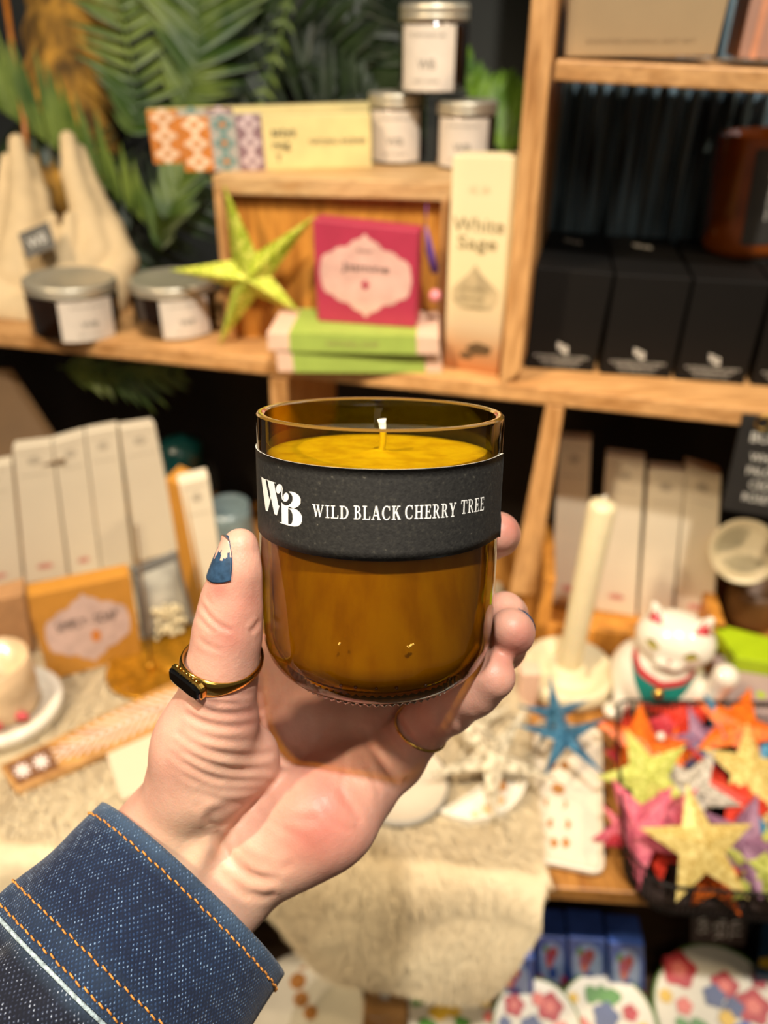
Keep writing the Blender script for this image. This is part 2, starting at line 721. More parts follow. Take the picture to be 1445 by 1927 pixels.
# wax: fills the glass up to a surface slightly raised at the wall and the wick
WL = 0.0128
wax = [(0, WL - 0.0008), (0.002, WL - 0.0006), (0.005, WL + 0.0001), (0.012, WL + 0.0003), (0.022, WL + 0.0001), (0.031, WL), (JR - wall - 0.0004, WL + 0.0001),
       (JR - wall - 0.0001, WL + 0.001), (JR - wall - 0.0001, 0.05)]
wax += [(r - 0.0001, L) for r, L in reversed(inner[:-4])]
V, Fc = jlathe(wax, 96)
part('wax', V, Fc, m_wax, candle, smooth=True)
# wick: flat braided cotton, flared at its cut tip
wb = JT - JA * (WL + 0.001)
mb = MB()
pts, rs = [], []
for t in np.linspace(0, 1, 12):
    p = wb + JA * t * 0.0112 + JX * (0.0006 * math.sin(t * 3)) + np.array([0.0004, 0, 0])
    pts.append(c2w(p))
    rs.append(0.0019 + 0.00014 * math.sin(t * 40) + (0.0007 * max(0, (t - .8) / .2)))
mb.tube(pts, rs, 12, flat=0.55)
mb.build('wick', m_wick, candle, smooth=True)

# ---- label round the front of the glass
pa, La = jhit(716, 883)
pb, Lb = jhit(716, 1056)
phiL, phiR = math.radians(-96), math.radians(71.5)
nu, nv = 90, 10
r0 = JR + 0.00012
V, Fc, MI = [], [], []
for i in range(nu + 1):
    ph = phiL + (phiR - phiL) * i / nu
    lift = 0.0006 * max(0, (i / nu - .94) / .06) ** 2 + 0.0003 * max(0, (.04 - i / nu) / .04)
    for j in range(nv + 1):
        L = La + (Lb - La) * j / nv
        cr = lift * (1.6 if j > nv - 3 else 1)
        V.append(c2w(jpt(ph, L + (0.0004 if i == nu and j == nv else 0), r0 + 0.00022 + cr)))
nV = len(V)
for i in range(nu + 1):
    ph = phiL + (phiR - phiL) * i / nu
    for j in range(nv + 1):
        L = La + (Lb - La) * j / nv
        V.append(c2w(jpt(ph, L, r0)))
idx = lambda i, j, s=0: s * nV + i * (nv + 1) + j
for i in range(nu):
    for j in range(nv):
        Fc.append((idx(i, j), idx(i + 1, j), idx(i + 1, j + 1), idx(i, j + 1)))
        MI.append(0)
        Fc.append((idx(i, j, 1), idx(i, j + 1, 1), idx(i + 1, j + 1, 1), idx(i + 1, j, 1)))
        MI.append(1)
    for j in (0, nv):
        Fc.append((idx(i, j), idx(i + 1, j), idx(i + 1, j, 1), idx(i, j, 1)))
        MI.append(1)
for j in range(nv):
    for i in (0, nu):
        Fc.append((idx(i, j), idx(i, j + 1), idx(i, j + 1, 1), idx(i, j, 1)))
        MI.append(1)
lab = part('label', V, Fc, [m_label, m_paper_edge], candle, smooth=True, mi=MI, label='black paper label with white printed lettering')


def on_label(polys, name, parent, ro=0.00042, step=0.0012, mat=None):
    """polys in (arc length, L): tessellate, cut small, wrap on the glass"""
    mb = MB()
    for poly in polys:
        tris = tri_fill(poly)
        P = [tuple(p) for p in poly]
        st = [tuple(P[i] for i in t) for t in tris]
        out = []
        while st:
            t = st.pop()
            L3 = [math.dist(t[k], t[(k + 1) % 3]) for k in range(3)]
            k = L3.index(max(L3))
            if L3[k] > step:
                m = ((t[k][0] + t[(k + 1) % 3][0]) / 2, (t[k][1] + t[(k + 1) % 3][1]) / 2)
                st.append((t[k], m, t[(k + 2) % 3]))
                st.append((m, t[(k + 1) % 3], t[(k + 2) % 3]))
            else:
                out.append(t)
        for t in out:
            mb.add([c2w(jpt(p[0] / JR, p[1], JR + ro)) for p in t], [(0, 1, 2)])
    return mb.build(name, mat or m_ink, parent)


# ---- serif capitals, drawn as strokes in a unit cap height
def rect(x0, y0, x1, y1):
    return [(x0, y0), (x1, y0), (x1, y1), (x0, y1)]


def diag(x0, y0, x1, y1, w):
    return [(x0 - w / 2, y0), (x0 + w / 2, y0), (x1 + w / 2, y1), (x1 - w / 2, y1)]


def bowl(cx, cy, rx, ry, tx, ty, a0=-90, a1=90, n=18, dx=0.0):
    o, i = [], []
    for k in range(n + 1):
        a = math.radians(a0 + (a1 - a0) * k / n)
        o.append((cx + rx * math.cos(a), cy + ry * math.sin(a)))
        i.append((cx + dx + (rx - tx) * math.cos(a), cy + (ry - ty) * math.sin(a)))
    return o + i[::-1]


S_, T_, t_ = 0.075, 0.165, 0.075
stem = lambda x: [rect(x, 0, x + T_, 1)]
serif = lambda x, y, w=0.40: [rect(x - w / 2, y, x + w / 2, y + S_)]
GL = {
    'I': (.44, stem(.137) + serif(.22, 0) + serif(.22, 1 - S_)),
    'L': (.72, stem(.12) + serif(.21, 1 - S_) + [rect(0, 0, .68, S_), [(.60, 0), (.70, 0), (.72, .27), (.66, .27)]]),
    'D': (.86, stem(.12) + [rect(0, 0, .36, S_), rect(0, 1 - S_, .36, 1), bowl(.34, .5, .49, .5, T_, S_)]),
    'B': (.74, stem(.12) + [rect(0, 0, .36, S_), rect(0, 1 - S_, .36, 1), rect(.2, .5, .36, .57), bowl(.34, .755, .29, .245, .15, .07), bowl(.34, .275, .37, .275, T_, S_)]),
    'R': (.82, stem(.12) + [rect(0, 0, .40, S_), rect(0, 1 - S_, .36, 1), rect(.2, .46, .36, .53), bowl(.34, .73, .31, .27, .15, .07),
                            [(.34, .50), (.50, .50), (.74, .07), (.82, .07), (.82, 0), (.62, 0)]]),
    'A': (.86, [diag(.13, 0, .42, 1, t_), diag(.72, 0, .44, 1, T_ + .02), rect(.22, .28, .62, .36)] + serif(.13, 0, .28) + serif(.72, 0, .32)),
    'C': (.82, [bowl(.45, .5, .43, .52, T_, .075, 52, 308, 30), [(.66, .98), (.74, 1.0), (.76, .68), (.70, .68)], [(.66, .06), (.74, .14), (.77, .26), (.71, .26)]]),
    'K': (.84, stem(.12) + serif(.21, 0) + serif(.21, 1 - S_) + [diag(.27, .42, .64, 1, t_ + .02), [(.36, .52), (.50, .62), (.80, .07), (.60, .07)]] + serif(.66, 1 - S_, .30) + serif(.72, 0, .28)),
    'H': (.92, stem(.12) + stem(.62) + serif(.21, 0) + serif(.21, 1 - S_) + serif(.71, 0) + serif(.71, 1 - S_) + [rect(.2, .47, .7, .55)]),
    'E': (.72, stem(.12) + [rect(0, 0, .66, S_), rect(0, 1 - S_, .64, 1), rect(.2, .47, .50, .55), rect(.47, .38, .53, .64), [(.58, 1), (.64, 1), (.64, .75), (.60, .75)],
                            [(.58, 0), (.68, 0), (.70, .27), (.64, .27)]]),
    'Y': (.84, [rect(.34, 0, .34 + T_, .46), [(.04, 1), (.24, 1), (.50, .45), (.34, .40)], [(.66, 1), (.75, 1), (.50, .40), (.42, .46)]] + serif(.42, 0) + serif(.15, 1 - S_, .32) + serif(.71, 1 - S_, .26)),
    'T': (.76, [rect(.295, 0, .295 + T_, 1), rect(.02, 1 - S_, .74, 1), [(.02, 1), (.08, 1), (.05, .72), (0, .72)], [(.68, 1), (.74, 1), (.76, .72), (.71, .72)]] + serif(.378, 0)),
    'W': (1.18, [[(.04, 1), (.24, 1), (.42, .12), (.36, 0), (.30, 0)], diag(.34, 0, .56, .9, t_), [(.46, 1), (.65, 1), (.82, .12), (.76, 0), (.70, 0)], diag(.75, 0, 1.06, 1, t_)]
          + serif(.14, 1 - S_, .34) + serif(.56, 1 - S_, .30) + serif(1.06, 1 - S_, .24)),
}
polys = []
for word, x0, x1, yb0, yb1, ht0, ht1 in (('WILD', 590, 657, 971, 976.5, 23, 25), ('BLACK', 666, 753, 976.5, 977, 26, 26),
                                         ('CHERRY', 761, 856, 976, 971, 26, 26), ('TREE', 865, 908, 967, 959.5, 26, 25)):
    w = sum(GL[c][0] for c in word) + .12 * (len(word) - 1)
    p0, L0 = jhit(x0, yb0)
    p1, L1 = jhit(x1, yb1)
    pt_, Lt0 = jhit(x0, yb0 - ht0)
    pt_, Lt1 = jhit(x1, yb1 - ht1)
    x = 0
    for c in word:
        for poly in GL[c][1]:
            out = []
            for gx, gy in poly:
                f = (x + gx) / w
                ph = p0 + (p1 - p0) * f
                Lbs, Ltp = L0 + (L1 - L0) * f, Lt0 + (Lt1 - Lt0) * f
                out.append((ph * JR, Lbs + (Ltp - Lbs) * gy))
            polys.append(out)
        x += GL[c][0] + .12
on_label(polys, 'lettering', lab)

LOGO = [
    [(181, 256), (186, 262), (238, 297), (240, 292)],
    [(190, 262), (234, 292), (268, 470), (277, 512), (263, 575), (252, 622), (236, 612)],
    [(252, 622), (259, 616), (291, 475), (285, 452)],
    [(244, 288), (247, 296), (338, 330), (340, 323)],
    [(254, 293), (322, 325), (366, 556), (378, 566), (352, 664), (327, 650), (300, 530)],
    # curl joining the two letters
    [(372, 338), (392, 340), (405, 356), (411, 385), (409, 420), (408, 455), (415, 490), (430, 508), (442, 516), (438, 522), (420, 514), (404, 492), (397, 455), (399, 420),
     (403, 385), (397, 358), (386, 346), (372, 344)],
    [(370 + 27 * math.cos(a) - 6 * math.sin(a), 386 + 50 * math.sin(a) + 4 * math.cos(a)) for a in np.linspace(0, 2 * PI, 28)[:-1]],
    [(446 + 27 * math.cos(a) - 4 * math.sin(a), 472 + 46 * math.sin(a) + 4 * math.cos(a)) for a in np.linspace(0, 2 * PI, 28)[:-1]],
    [(472, 415), (500, 414), (540, 426), (575, 450), (597, 490), (596, 535), (575, 568), (545, 584), (520, 590), (478, 572), (442, 562), (470, 556), (500, 536), (514, 505),
     (514, 470), (500, 438)],
    [(398, 524), (415, 546), (442, 560), (474, 572), (468, 600), (469, 760), (402, 745)],
    [(380, 731), (380, 740), (480, 772), (478, 760)],
    [(470, 590), (520, 590), (560, 604), (592, 634), (612, 675), (612, 720), (598, 755), (568, 776), (530, 780), (468, 768), (468, 755), (488, 757), (506, 745), (516, 705), (514, 655),
     (500, 615), (480, 596)],
]
lp = []
for poly in LOGO:
    out = []
    for x, y in poly:
        ph, L = jhit(460 + x / 5.558, 850 + y / 5.556)
        out.append((ph * JR, L))
    lp.append(out)
on_label(lp, 'logo', lab, step=0.001)
# ================================================================== THE HAND
A_ = lambda px, py, d, r: (ccoord(px, py, d), r)
AH = np.array([0.69 * math.cos(math.radians(34)), 0.72 * math.cos(math.radians(34)), -math.sin(math.radians(34))])   # forearm direction, elbow to hand
AH /= np.linalg.norm(AH)
WR = ccoord(362, 1650, 0.270)
SIDE = np.cross(AH, np.array([0, 0, 1.0]))
SIDE /= np.linalg.norm(SIDE)          # across the wrist, in the picture to the lower right
if SIDE[0] < 0:
    SIDE = -SIDE


def arm(s, w):
    return WR + AH * s + SIDE * w


def jar_sdf(P):
    q = P - JT.astype(np.float32)
    L = -(q @ JA.astype(np.float32))
    x = q + L[:, None] * JA.astype(np.float32)
    r = np.sqrt((x ** 2).sum(1))
    # rounded cylinder
    rr = 0.010
    dx = r - (JR - rr)
    dy = np.abs(L - (JL / 2)) - (JL / 2 - rr)
    return np.minimum(np.maximum(dx, dy), 0) + np.sqrt(np.maximum(dx, 0) ** 2 + np.maximum(dy, 0) ** 2) - rr


fore = [[(arm(-0.16, -0.020), .0200), (arm(-0.05, -0.018), .0165), A_(303, 1582, .268, .0150)],
        [(arm(-0.16, 0.004), .0210), (arm(-0.05, 0.0), .0165), A_(360, 1640, .270, .0150)],
        [(arm(-0.16, 0.024), .0190), (arm(-0.05, 0.017), .0155), A_(412, 1690, .268, .0138)]]
palm = [
    [A_(303, 1582, .268, .0150), A_(405, 1440, .284, .0130), A_(520, 1235, .300, .0120)],
    [A_(345, 1620, .270, .0150), A_(490, 1470, .285, .0135), A_(615, 1300, .302, .0120)],
    [A_(375, 1650, .270, .0145), A_(545, 1520, .282, .0135), A_(690, 1370, .296, .0113)],
    [A_(412, 1690, .268, .0138), A_(575, 1560, .272, .0145), A_(668, 1490, .279, .0128), A_(742, 1428, .284, .0106)],
    [A_(520, 1590, .265, .0125), A_(600, 1530, .264, .0135), A_(655, 1480, .270, .0115)],
    [A_(440, 1260, .285, .0110), A_(520, 1300, .296, .0120), A_(600, 1360, .298, .0120)],
]
thumb = [A_(310, 1575, .266, .0145), A_(378, 1455, .256, .0162), A_(402, 1355, .249, .0136), A_(414, 1280, .2435, .0109),
         A_(423, 1228, .241, .0098), A_(430, 1180, .2395, .0097), A_(440, 1125, .2385, .0089), A_(450, 1072, .236, .0071), A_(452, 1028, .2345, .0056)]
little = [A_(742, 1428, .284, .0106), A_(800, 1362, .276, .0090), A_(842, 1330, .267, .0091), A_(890, 1298, .258, .0087), A_(926, 1273, .2515, .0077)]
ringf = [A_(690, 1370, .296, .0113), A_(790, 1330, .302, .0096), A_(890, 1262, .288, .0090), A_(942, 1215, .266, .0084), A_(962, 1190, .2555, .0073), A_(961, 1184, .252, .0066)]
middle = [A_(615, 1300, .302, .0120), A_(760, 1250, .314, .0098), A_(900, 1178, .300, .0090), A_(950, 1160, .279, .0080), A_(950, 1150, .268, .0070)]
index = [A_(520, 1235, .300, .0120), A_(640, 1130, .316, .0100), A_(830, 1030, .312, .0092), A_(918, 1012, .288, .0083), A_(936, 1006, .268, .0074), A_(936, 1004, .262, .0070)]
bumps = [(ccoord(652, 1560, .264), .0085), (ccoord(352, 1402, .247), .0105), (ccoord(470, 1420, .262), .0100), (ccoord(600, 1575, .2655), .010), (ccoord(545, 1600, .266), .009)]


def hand_fn(P):
    f = None
    for c in fore:
        e = chain(P, c, .006)
        f = e if f is None else smin(f, e, .012)
    b = None
    for c in palm:
        e = chain(P, c, .006)
        b = e if b is None else smin(b, e, .011)
    for c, r in bumps:
        q = np.sqrt(((P - c.astype(np.float32)) ** 2).sum(1)) - r
        b = smin(b, q, .010)
    f = smin(f, b, .010)
    th = chain(P, thumb, .005)
    f = smin(f, th, .009)
    for fg in (little, ringf, middle, index):
        e = chain(P, fg, .003)
        f = smin(f, e, .0045)
    # tendon of the wrist
    t = sd_cone(P, ccoord(402, 1552, .2532), ccoord(335, 1690, .2512), .0026, .0030)
    f = smin(f, t, .006)
    return smax(f, -(jar_sdf(P) - .0002), .0012)


allp = [c for ch in fore + palm + [thumb, little, ringf, middle, index] for c, r in ch]
lo = np.min(allp, 0) - .024
hi = np.max(allp, 0) + .024
lo[0] = max(lo[0], -0.165)
lo[1] = max(lo[1], -0.20)
HV, HQ = surface_nets(hand_fn, lo, hi, 0.00070, band=.006)
HV = relax(HV, HQ, 3, .5)
HN = vnormals(HV, HQ)
if (HN * (HV - HV.mean(0))).sum() < 0:
    HQ = HQ[:, ::-1]
    HN = -HN
d_ = -HV[:, 2]
HPX = CX + F * HV[:, 0] / d_
HPY = CY - F * HV[:, 1] / d_


def pdist(line):
    """distance in pixels of every vertex to a polyline, and a fade towards its ends"""
    best = np.full(len(HV), 1e9)
    fade = np.zeros(len(HV))
    n = len(line) - 1
    for k in range(n):
        a, b = np.array(line[k], float), np.array(line[k + 1], float)
        ba = b - a
        px, py = HPX - a[0], HPY - a[1]
        h = np.clip((px * ba[0] + py * ba[1]) / (ba @ ba), 0, 1)
        d = np.hypot(px - h * ba[0], py - h * ba[1])
        m = d < best
        best[m] = d[m]
        fade[m] = ((k + h) / n)[m]
    return best, np.sin(np.clip(fade, 0, 1) * PI) ** .5


def smooth(line, it=2):
    P = [np.array(p, float) for p in line]
    for _ in range(it):
        Q = [P[0]]
        for a, b in zip(P[:-1], P[1:]):
            Q += [a * .75 + b * .25, a * .25 + b * .75]
        P = Q + [P[-1]]
    return P


facing = np.clip(HN[:, 2] * 2.0, 0, 1)
near = d_ < .33
disp = np.zeros(len(HV))
CRE = [
    ([(590, 1600), (560, 1570), (520, 1550), (480, 1520)], .25, 10),
    ([(560, 1400), (575, 1440), (580, 1480)], .3, 8),
    ([(640, 1400), (650, 1440), (640, 1475)], .25, 7),
    ([(500, 1500), (520, 1530), (560, 1545), (600, 1540)], .3, 9),
    ([(690, 1440), (705, 1470), (715, 1500)], .3, 6),
    ([(600, 1500), (615, 1530), (640, 1555), (660, 1565)], .25, 7),
    ([(335, 1362), (375, 1386), (430, 1396), (490, 1392)], .35, 6),
    ([(345, 1432), (380, 1456), (420, 1470)], .3, 6),
    ([(355, 1300), (400, 1322), (450, 1325)], .25, 5),
    ([(470, 1680), (500, 1690), (520, 1680)], .4, 8),
    # (polyline, depth mm, width px)
    # folds of the ball of the thumb
    ([(352, 1318), (385, 1338), (430, 1345), (480, 1338), (505, 1330)], .45, 6),
    ([(345, 1340), (385, 1362), (440, 1370), (500, 1358)], .40, 6),
    ([(330, 1372), (360, 1400), (410, 1420), (470, 1425), (530, 1412)], .65, 7),
    ([(326, 1392), (352, 1420), (400, 1443), (460, 1452), (520, 1445)], .7, 7),
    ([(322, 1412), (350, 1440), (395, 1462), (450, 1472), (505, 1466)], .7, 7),
    ([(330, 1440), (365, 1468), (420, 1486), (480, 1488), (520, 1470)], .45, 7),
    ([(370, 1485), (410, 1505), (460, 1510), (505, 1495)], .35, 8),
    ([(362, 1290), (400, 1305), (450, 1308), (500, 1300)], .3, 6),
    # life line and the heel
    ([(535, 1440), (520, 1480), (480, 1510), (425, 1520), (392, 1535), (395, 1555)], .7, 9),
    ([(405, 1565), (425, 1600), (455, 1635), (490, 1655), (530, 1652)], 1.0, 10),
    ([(430, 1560), (450, 1600), (480, 1625), (520, 1635), (555, 1625)], .4, 9),
    ([(415, 1640), (440, 1670), (470, 1690)], .35, 9),
    # lines across the palm towards the finger roots
    ([(636, 1478), (648, 1505), (668, 1530), (680, 1548)], .45, 8),
    ([(680, 1365), (690, 1395), (715, 1430), (738, 1458), (752, 1474)], .75, 7),
    ([(700, 1350), (722, 1385), (745, 1415), (768, 1440)], .35, 6),
    ([(620, 1350), (600, 1400), (560, 1440), (530, 1470)], .5, 9),
    ([(745, 1340), (760, 1375), (790, 1405)], .8, 6),
    # little finger joints
    ([(825, 1342), (842, 1370), (862, 1395)], .4, 6),
    ([(818, 1350), (832, 1378), (848, 1402)], .25, 5),
    ([(885, 1330), (900, 1345), (915, 1352)], .15, 6),
    # thumb joint
    ([(378, 1135), (392, 1160), (412, 1178), (440, 1188)], .45, 5),
    ([(372, 1158), (388, 1178), (405, 1190)], .35, 5),
    ([(470, 1190), (482, 1180), (490, 1165)], .5, 5),
    ([(372, 1200), (390, 1215), (420, 1226)], .25, 5),
    ([(385, 1115), (392, 1130), (400, 1142)], .25, 4),
]
for line, dep, wd in CRE:
    d, fd = pdist(smooth(line))
    vary = .65 + .45 * np.sin(HPX * .045 + dep * 40) * np.sin(HPY * .03 + HPX * .013 + dep * 17)
    disp -= dep * .00098 * vary * fd * np.exp(-(d / wd) ** 2)
    disp += dep * .00045 * fd * np.exp(-((d - wd * 1.9) / (wd * 1.1)) ** 2)
# very fine skin relief
disp += .00004 * np.sin(HV[:, 0] * 2600 + 3 * np.sin(HV[:, 1] * 900)) * np.sin(HV[:, 1] * 2300 + 2 * np.sin(HV[:, 0] * 1100))
HV = HV + HN * (disp * facing * near)[:, None]


# own colour of the skin: redder finger tips, knuckles and heel of the hand
def blob(px, py, r):
    return np.exp(-(((HPX - px) ** 2 + (HPY - py) ** 2) / r ** 2))


red = .22 + .50 * blob(630, 1560, 80) + .35 * blob(560, 1580, 60) + .45 * blob(610, 1470, 60) + .50 * blob(985, 1205, 45) + .30 * blob(945, 1250, 48) \
    + .55 * blob(965, 990, 40) + .6 * blob(408, 1112, 24) + .35 * blob(465, 1130, 36) + .35 * blob(470, 1350, 60) + .5 * blob(430, 1200, 40) + .3 * blob(800, 1380, 60)
pale = .8 * blob(330, 1620, 85) + .5 * blob(420, 1440, 70) + .6 * blob(380, 1570, 60) + .5 * blob(500, 1720, 90)
for line, dep, wd in CRE:
    d, fd = pdist(smooth(line))
    red += .25 * dep * fd * np.exp(-(d / (wd * .8)) ** 2)
red = np.clip(red, 0, 1)
pale = np.clip(pale, 0, 1)

m_skin = NT('skin')
_b = m_skin.n('ShaderNodeBsdfPrincipled', i_Roughness=0.48)
_at = m_skin.n('ShaderNodeAttribute', attribute_name='blush')
_sp = m_skin.n('ShaderNodeSeparateColor')
m_skin.l(_at.outputs['Color'], _sp.inputs[0])
_r1 = ramp(m_skin, [(0.0, lin('d6a892')), (0.45, lin('cd9884')), (1.0, lin('bf7466'))])
m_skin.l(_sp.outputs[0], _r1.inputs[0])
_mx = m_skin.n('ShaderNodeMix', data_type='RGBA')
m_skin.l(_sp.outputs[1], _mx.inputs[0])
m_skin.l(_r1.outputs[0], _mx.inputs[6])
_mx.inputs[7].default_value = lin('e6c0a2')
_tc = m_skin.n('ShaderNodeTexCoord')
_nz = m_skin.n('ShaderNodeTexNoise', i_Scale=110.0, i_Detail=3.0)
m_skin.l(_tc.outputs['Object'], _nz.inputs['Vector'])
_r2 = ramp(m_skin, [(0.35, (.93, .88, .87, 1)), (0.65, (1.0, 1.0, 1.0, 1))])
m_skin.l(_nz.outputs['Fac'], _r2.inputs[0])
_m2 = m_skin.n('ShaderNodeMix', data_type='RGBA', blend_type='MULTIPLY')
_m2.inputs[0].default_value = 1
m_skin.l(_mx.outputs[2], _m2.inputs[6])
m_skin.l(_r2.outputs[0], _m2.inputs[7])
m_skin.l(_m2.outputs[2], _b.inputs['Base Color'])
_b.inputs['Subsurface Weight'].default_value = 0.45
_b.inputs['Subsurface Radius'].default_value = (1.0, 0.35, 0.2)
_b.inputs['Subsurface Scale'].default_value = 0.0022
_b.inputs['Specular IOR Level'].default_value = 0.45
_n2 = m_skin.n('ShaderNodeTexVoronoi', i_Scale=1500.0)
m_skin.l(_tc.outputs['Object'], _n2.inputs['Vector'])
_bp = m_skin.n('ShaderNodeBump', i_Strength=0.22, i_Distance=0.0002)
m_skin.l(_n2.outputs['Distance'], _bp.inputs['Height'])
m_skin.l(_bp.outputs[0], _b.inputs['Normal'])
m_skin.l(_b.outputs[0], m_skin.out.inputs[0])
m_skin = m_skin.m

person = part('person', c2w(HV), [tuple(int(i) for i in q) for q in HQ], m_skin, None, smooth=True, origin=c2w(WR))
tag(person, 'left hand in a denim sleeve holding up the amber candle, chipped blue thumbnail, gold rings', 'person')
ca = person.data.color_attributes.new('blush', 'FLOAT_COLOR', 'POINT')
buf = np.zeros((len(HV), 4), np.float32)
buf[:, 0], buf[:, 1], buf[:, 3] = red, pale, 1
ca.data.foreach_set('color', buf.ravel())
HB = BVHTree.FromPolygons([tuple(v) for v in HV], [tuple(int(i) for i in q) for q in HQ])   # camera coordinates

# ---- nails
m_polish = pbr('blue_nail_polish', '2c4660', 0.3, noise=0.25, scale=500, coat=0.5)
m_nail = pbr('bare_nail', 'd8a892', 0.3, coat=0.4)


def nail(name, base, tip, out, half, rad, mats, jag=None, th=.0005, nu=26, nv=34, label=None):
    """nail plate wrapped over the finger: base and tip on the finger axis, 'out' where the nail faces"""
    base, tip, out = np.array(base), np.array(tip), np.array(out, float)
    ax = (tip - base) / np.linalg.norm(tip - base)
    out = out - ax * (out @ ax)
    out /= np.linalg.norm(out)
    sd = np.cross(ax, out)
    V, Fc, M = [], [], []
    grid = {}
    RR = np.zeros((nv + 1, nu + 1))
    for lay in (0, 1):
        if lay:
            RRs = RR.copy()
            for _ in range(6):
                RRs[1:-1] = (RRs[:-2] + RRs[2:] + 2 * RRs[1:-1]) / 4
                RRs[:, 1:-1] = (RRs[:, :-2] + RRs[:, 2:] + 2 * RRs[:, 1:-1]) / 4
        for i in range(nv + 1):
            t = i / nv
            for j in range(nu + 1):
                s = j / nu * 2 - 1
                # rounded at root and tip
                root = .16 * (s * s)
                tt = root + (1 + .10 * (1 - s * s) - root) * t
                a = s * half * (1 - .45 * t ** 3)
                dr = out * math.cos(a) + sd * math.sin(a)
                c = base + (tip - base) * tt
                h = HB.ray_cast(Vector(c + dr * .03), Vector(-dr), .06)
                r = rad if h[0] is None else min(max((np.array(h[0]) - c) @ dr, rad * .7), rad * 1.6)
                RR[i, j] = r
                if lay:
                    r = RRs[i, j]
                grid[(lay, i, j)] = len(V)
                V.append(c2w(c + dr * (r + (.00055 if lay else -.0010))))
    for i in range(nv):
        for j in range(nu):
            for lay in (0, 1):
                f = (grid[lay, i, j], grid[lay, i, j + 1], grid[lay, i + 1, j + 1], grid[lay, i + 1, j])
                Fc.append(f if lay else f[::-1])
                m = 0
                if jag and lay:
                    m = 1 if jag((i + .5) / nv, ((j + .5) / nu * 2 - 1)) else 0
                M.append(m)
    for i in range(nv):
        for j in (0, nu):
            Fc.append((grid[0, i, j], grid[0, i + 1, j], grid[1, i + 1, j], grid[1, i, j]))
            M.append(0)
    for j in range(nu):
        for i in (0, nv):
            Fc.append((grid[0, i, j], grid[0, i, j + 1], grid[1, i, j + 1], grid[1, i, j]))
            M.append(0)
    return part(name, V, Fc, mats, person, smooth=True, mi=M, label=label)


def chip(t, s):
    # polish left on the lower part and along the far side; bare towards the tip on the near side
    e = .60 + .10 * math.sin(s * 9) + .05 * math.sin(s * 23 + 1)
    return t > e and s > -.45 + .12 * math.sin(t * 30)


tb = ccoord(443, 1090, .2368)
tt_ = ccoord(451, 1014, .2345)
nail('thumbnail', tb, tt_, (-.76, .10, .64), .92, .0075, [m_polish, m_nail],
     jag=chip, label='thumbnail with chipped dark blue polish')
nail('fingernail', ccoord(955, 1214, .262), ccoord(962, 1180, .2525), (.80, .50, -.35), .6, .0072, [m_polish], nu=14, nv=12)
nail('fingernail', ccoord(905, 1288, .2565), ccoord(930, 1266, .251), (.70, .62, -.45), .6, .0079, [m_polish], nu=14, nv=12)

# ---- rings
m_gold = pbr('polished_gold', 'e0b65a', 0.16, metal=1.0, noise=0.06)
m_onyx = pbr('black_onyx', '060606', 0.08, noise=0.1, coat=0.8)


def ring_band(c, ax, up, r, wid, th, name, mats, seg=64, flare=None, label=None, squash=1.0):
    c, ax, up = np.array(c), np.array(ax, float), np.array(up, float)
    ax /= np.linalg.norm(ax)
    up = up - ax * (up @ ax)
    up /= np.linalg.norm(up)
    sd = np.cross(ax, up)
    V, Fc = [], []
    rad = []
    for k in range(seg):
        a = 2 * PI * k / seg
        dr = up * math.cos(a) + sd * math.sin(a)
        h = HB.ray_cast(Vector(c + dr * .035), Vector(-dr), .035)
        rad.append(min(max((np.array(h[0]) - c) @ dr, r * .8), r * 1.35) if h[0] is not None else r)
    rad = np.array(rad)
    for _ in range(14):
        rad = np.maximum((np.roll(rad, 1) + np.roll(rad, -1) + 2 * rad) / 4, rad * .999)
    for k in range(seg):
        a = 2 * PI * k / seg
        r = rad[k] + .0001
        dr = up * math.cos(a) * squash + sd * math.sin(a)
        w = wid * (1 + (flare or 0) * max(0, math.cos(a)) ** 3)
        t = th * (1 + (.9 if flare else 0) * max(0, math.cos(a)) ** 4)
        for m in range(10):
            b = 2 * PI * m / 10
            V.append(c2w(c + dr * (r + t / 2 + t / 2 * math.cos(b)) + ax * w / 2 * math.sin(b)))
    for k in range(seg):
        for m in range(10):
            a0, a1 = k * 10 + m, k * 10 + (m + 1) % 10
            b0, b1 = ((k + 1) % seg) * 10 + m, ((k + 1) % seg) * 10 + (m + 1) % 10
            Fc.append((a0, b0, b1, a1))
    return part(name, V, Fc, mats, person, smooth=True, label=label), c, ax, up, sd, rad[0]


tc_ = ccoord(425, 1237, .2425)
tax = ccoord(431, 1180, .2400) - ccoord(414, 1280, .2435)
tax = tax / np.linalg.norm(tax)
tax = tax + np.array([-.10, 0, .42])        # the ring sits tipped, showing its lower edge in front
rg, c, ax, up, sd, rtop = ring_band(tc_, tax, (-.62, -.30, .72), .0106, .0036, .0012, 'thumb_ring', m_gold, flare=1.5,
                              label='gold signet ring on the thumb with a long black stone')
# long rectangular stone set in a gold bezel
ctr = c + up * (rtop + .0024)


def slab(ctr, ex, ey, ez, a, b, h, mat, name, parent, rnd=.25):
    pts = []
    for k in range(28):
        t = 2 * PI * k / 28
        x, y = math.cos(t), math.sin(t)
        p = 5.0
        s = (abs(x) ** p + abs(y) ** p) ** (-1 / p)
        pts.append((x * s * a, y * s * b))
    V, Fc = [], []
    lays = [(1.0, 0), (1.0, h * .6), (.93, h * .9), (.78, h)]
    for sc2, z in lays:
        for x, y in pts:
            V.append(c2w(ctr + ex * x * sc2 + ey * y * sc2 + ez * z))
    n = 28
    for i in range(3):
        for k in range(n):
            Fc.append((i * n + k, i * n + (k + 1) % n, (i + 1) * n + (k + 1) % n, (i + 1) * n + k))
    Fc.append(tuple(range(3 * n, 4 * n)))
    Fc.append(tuple(reversed(range(n))))
    return part(name, V, Fc, mat, parent, label=None)


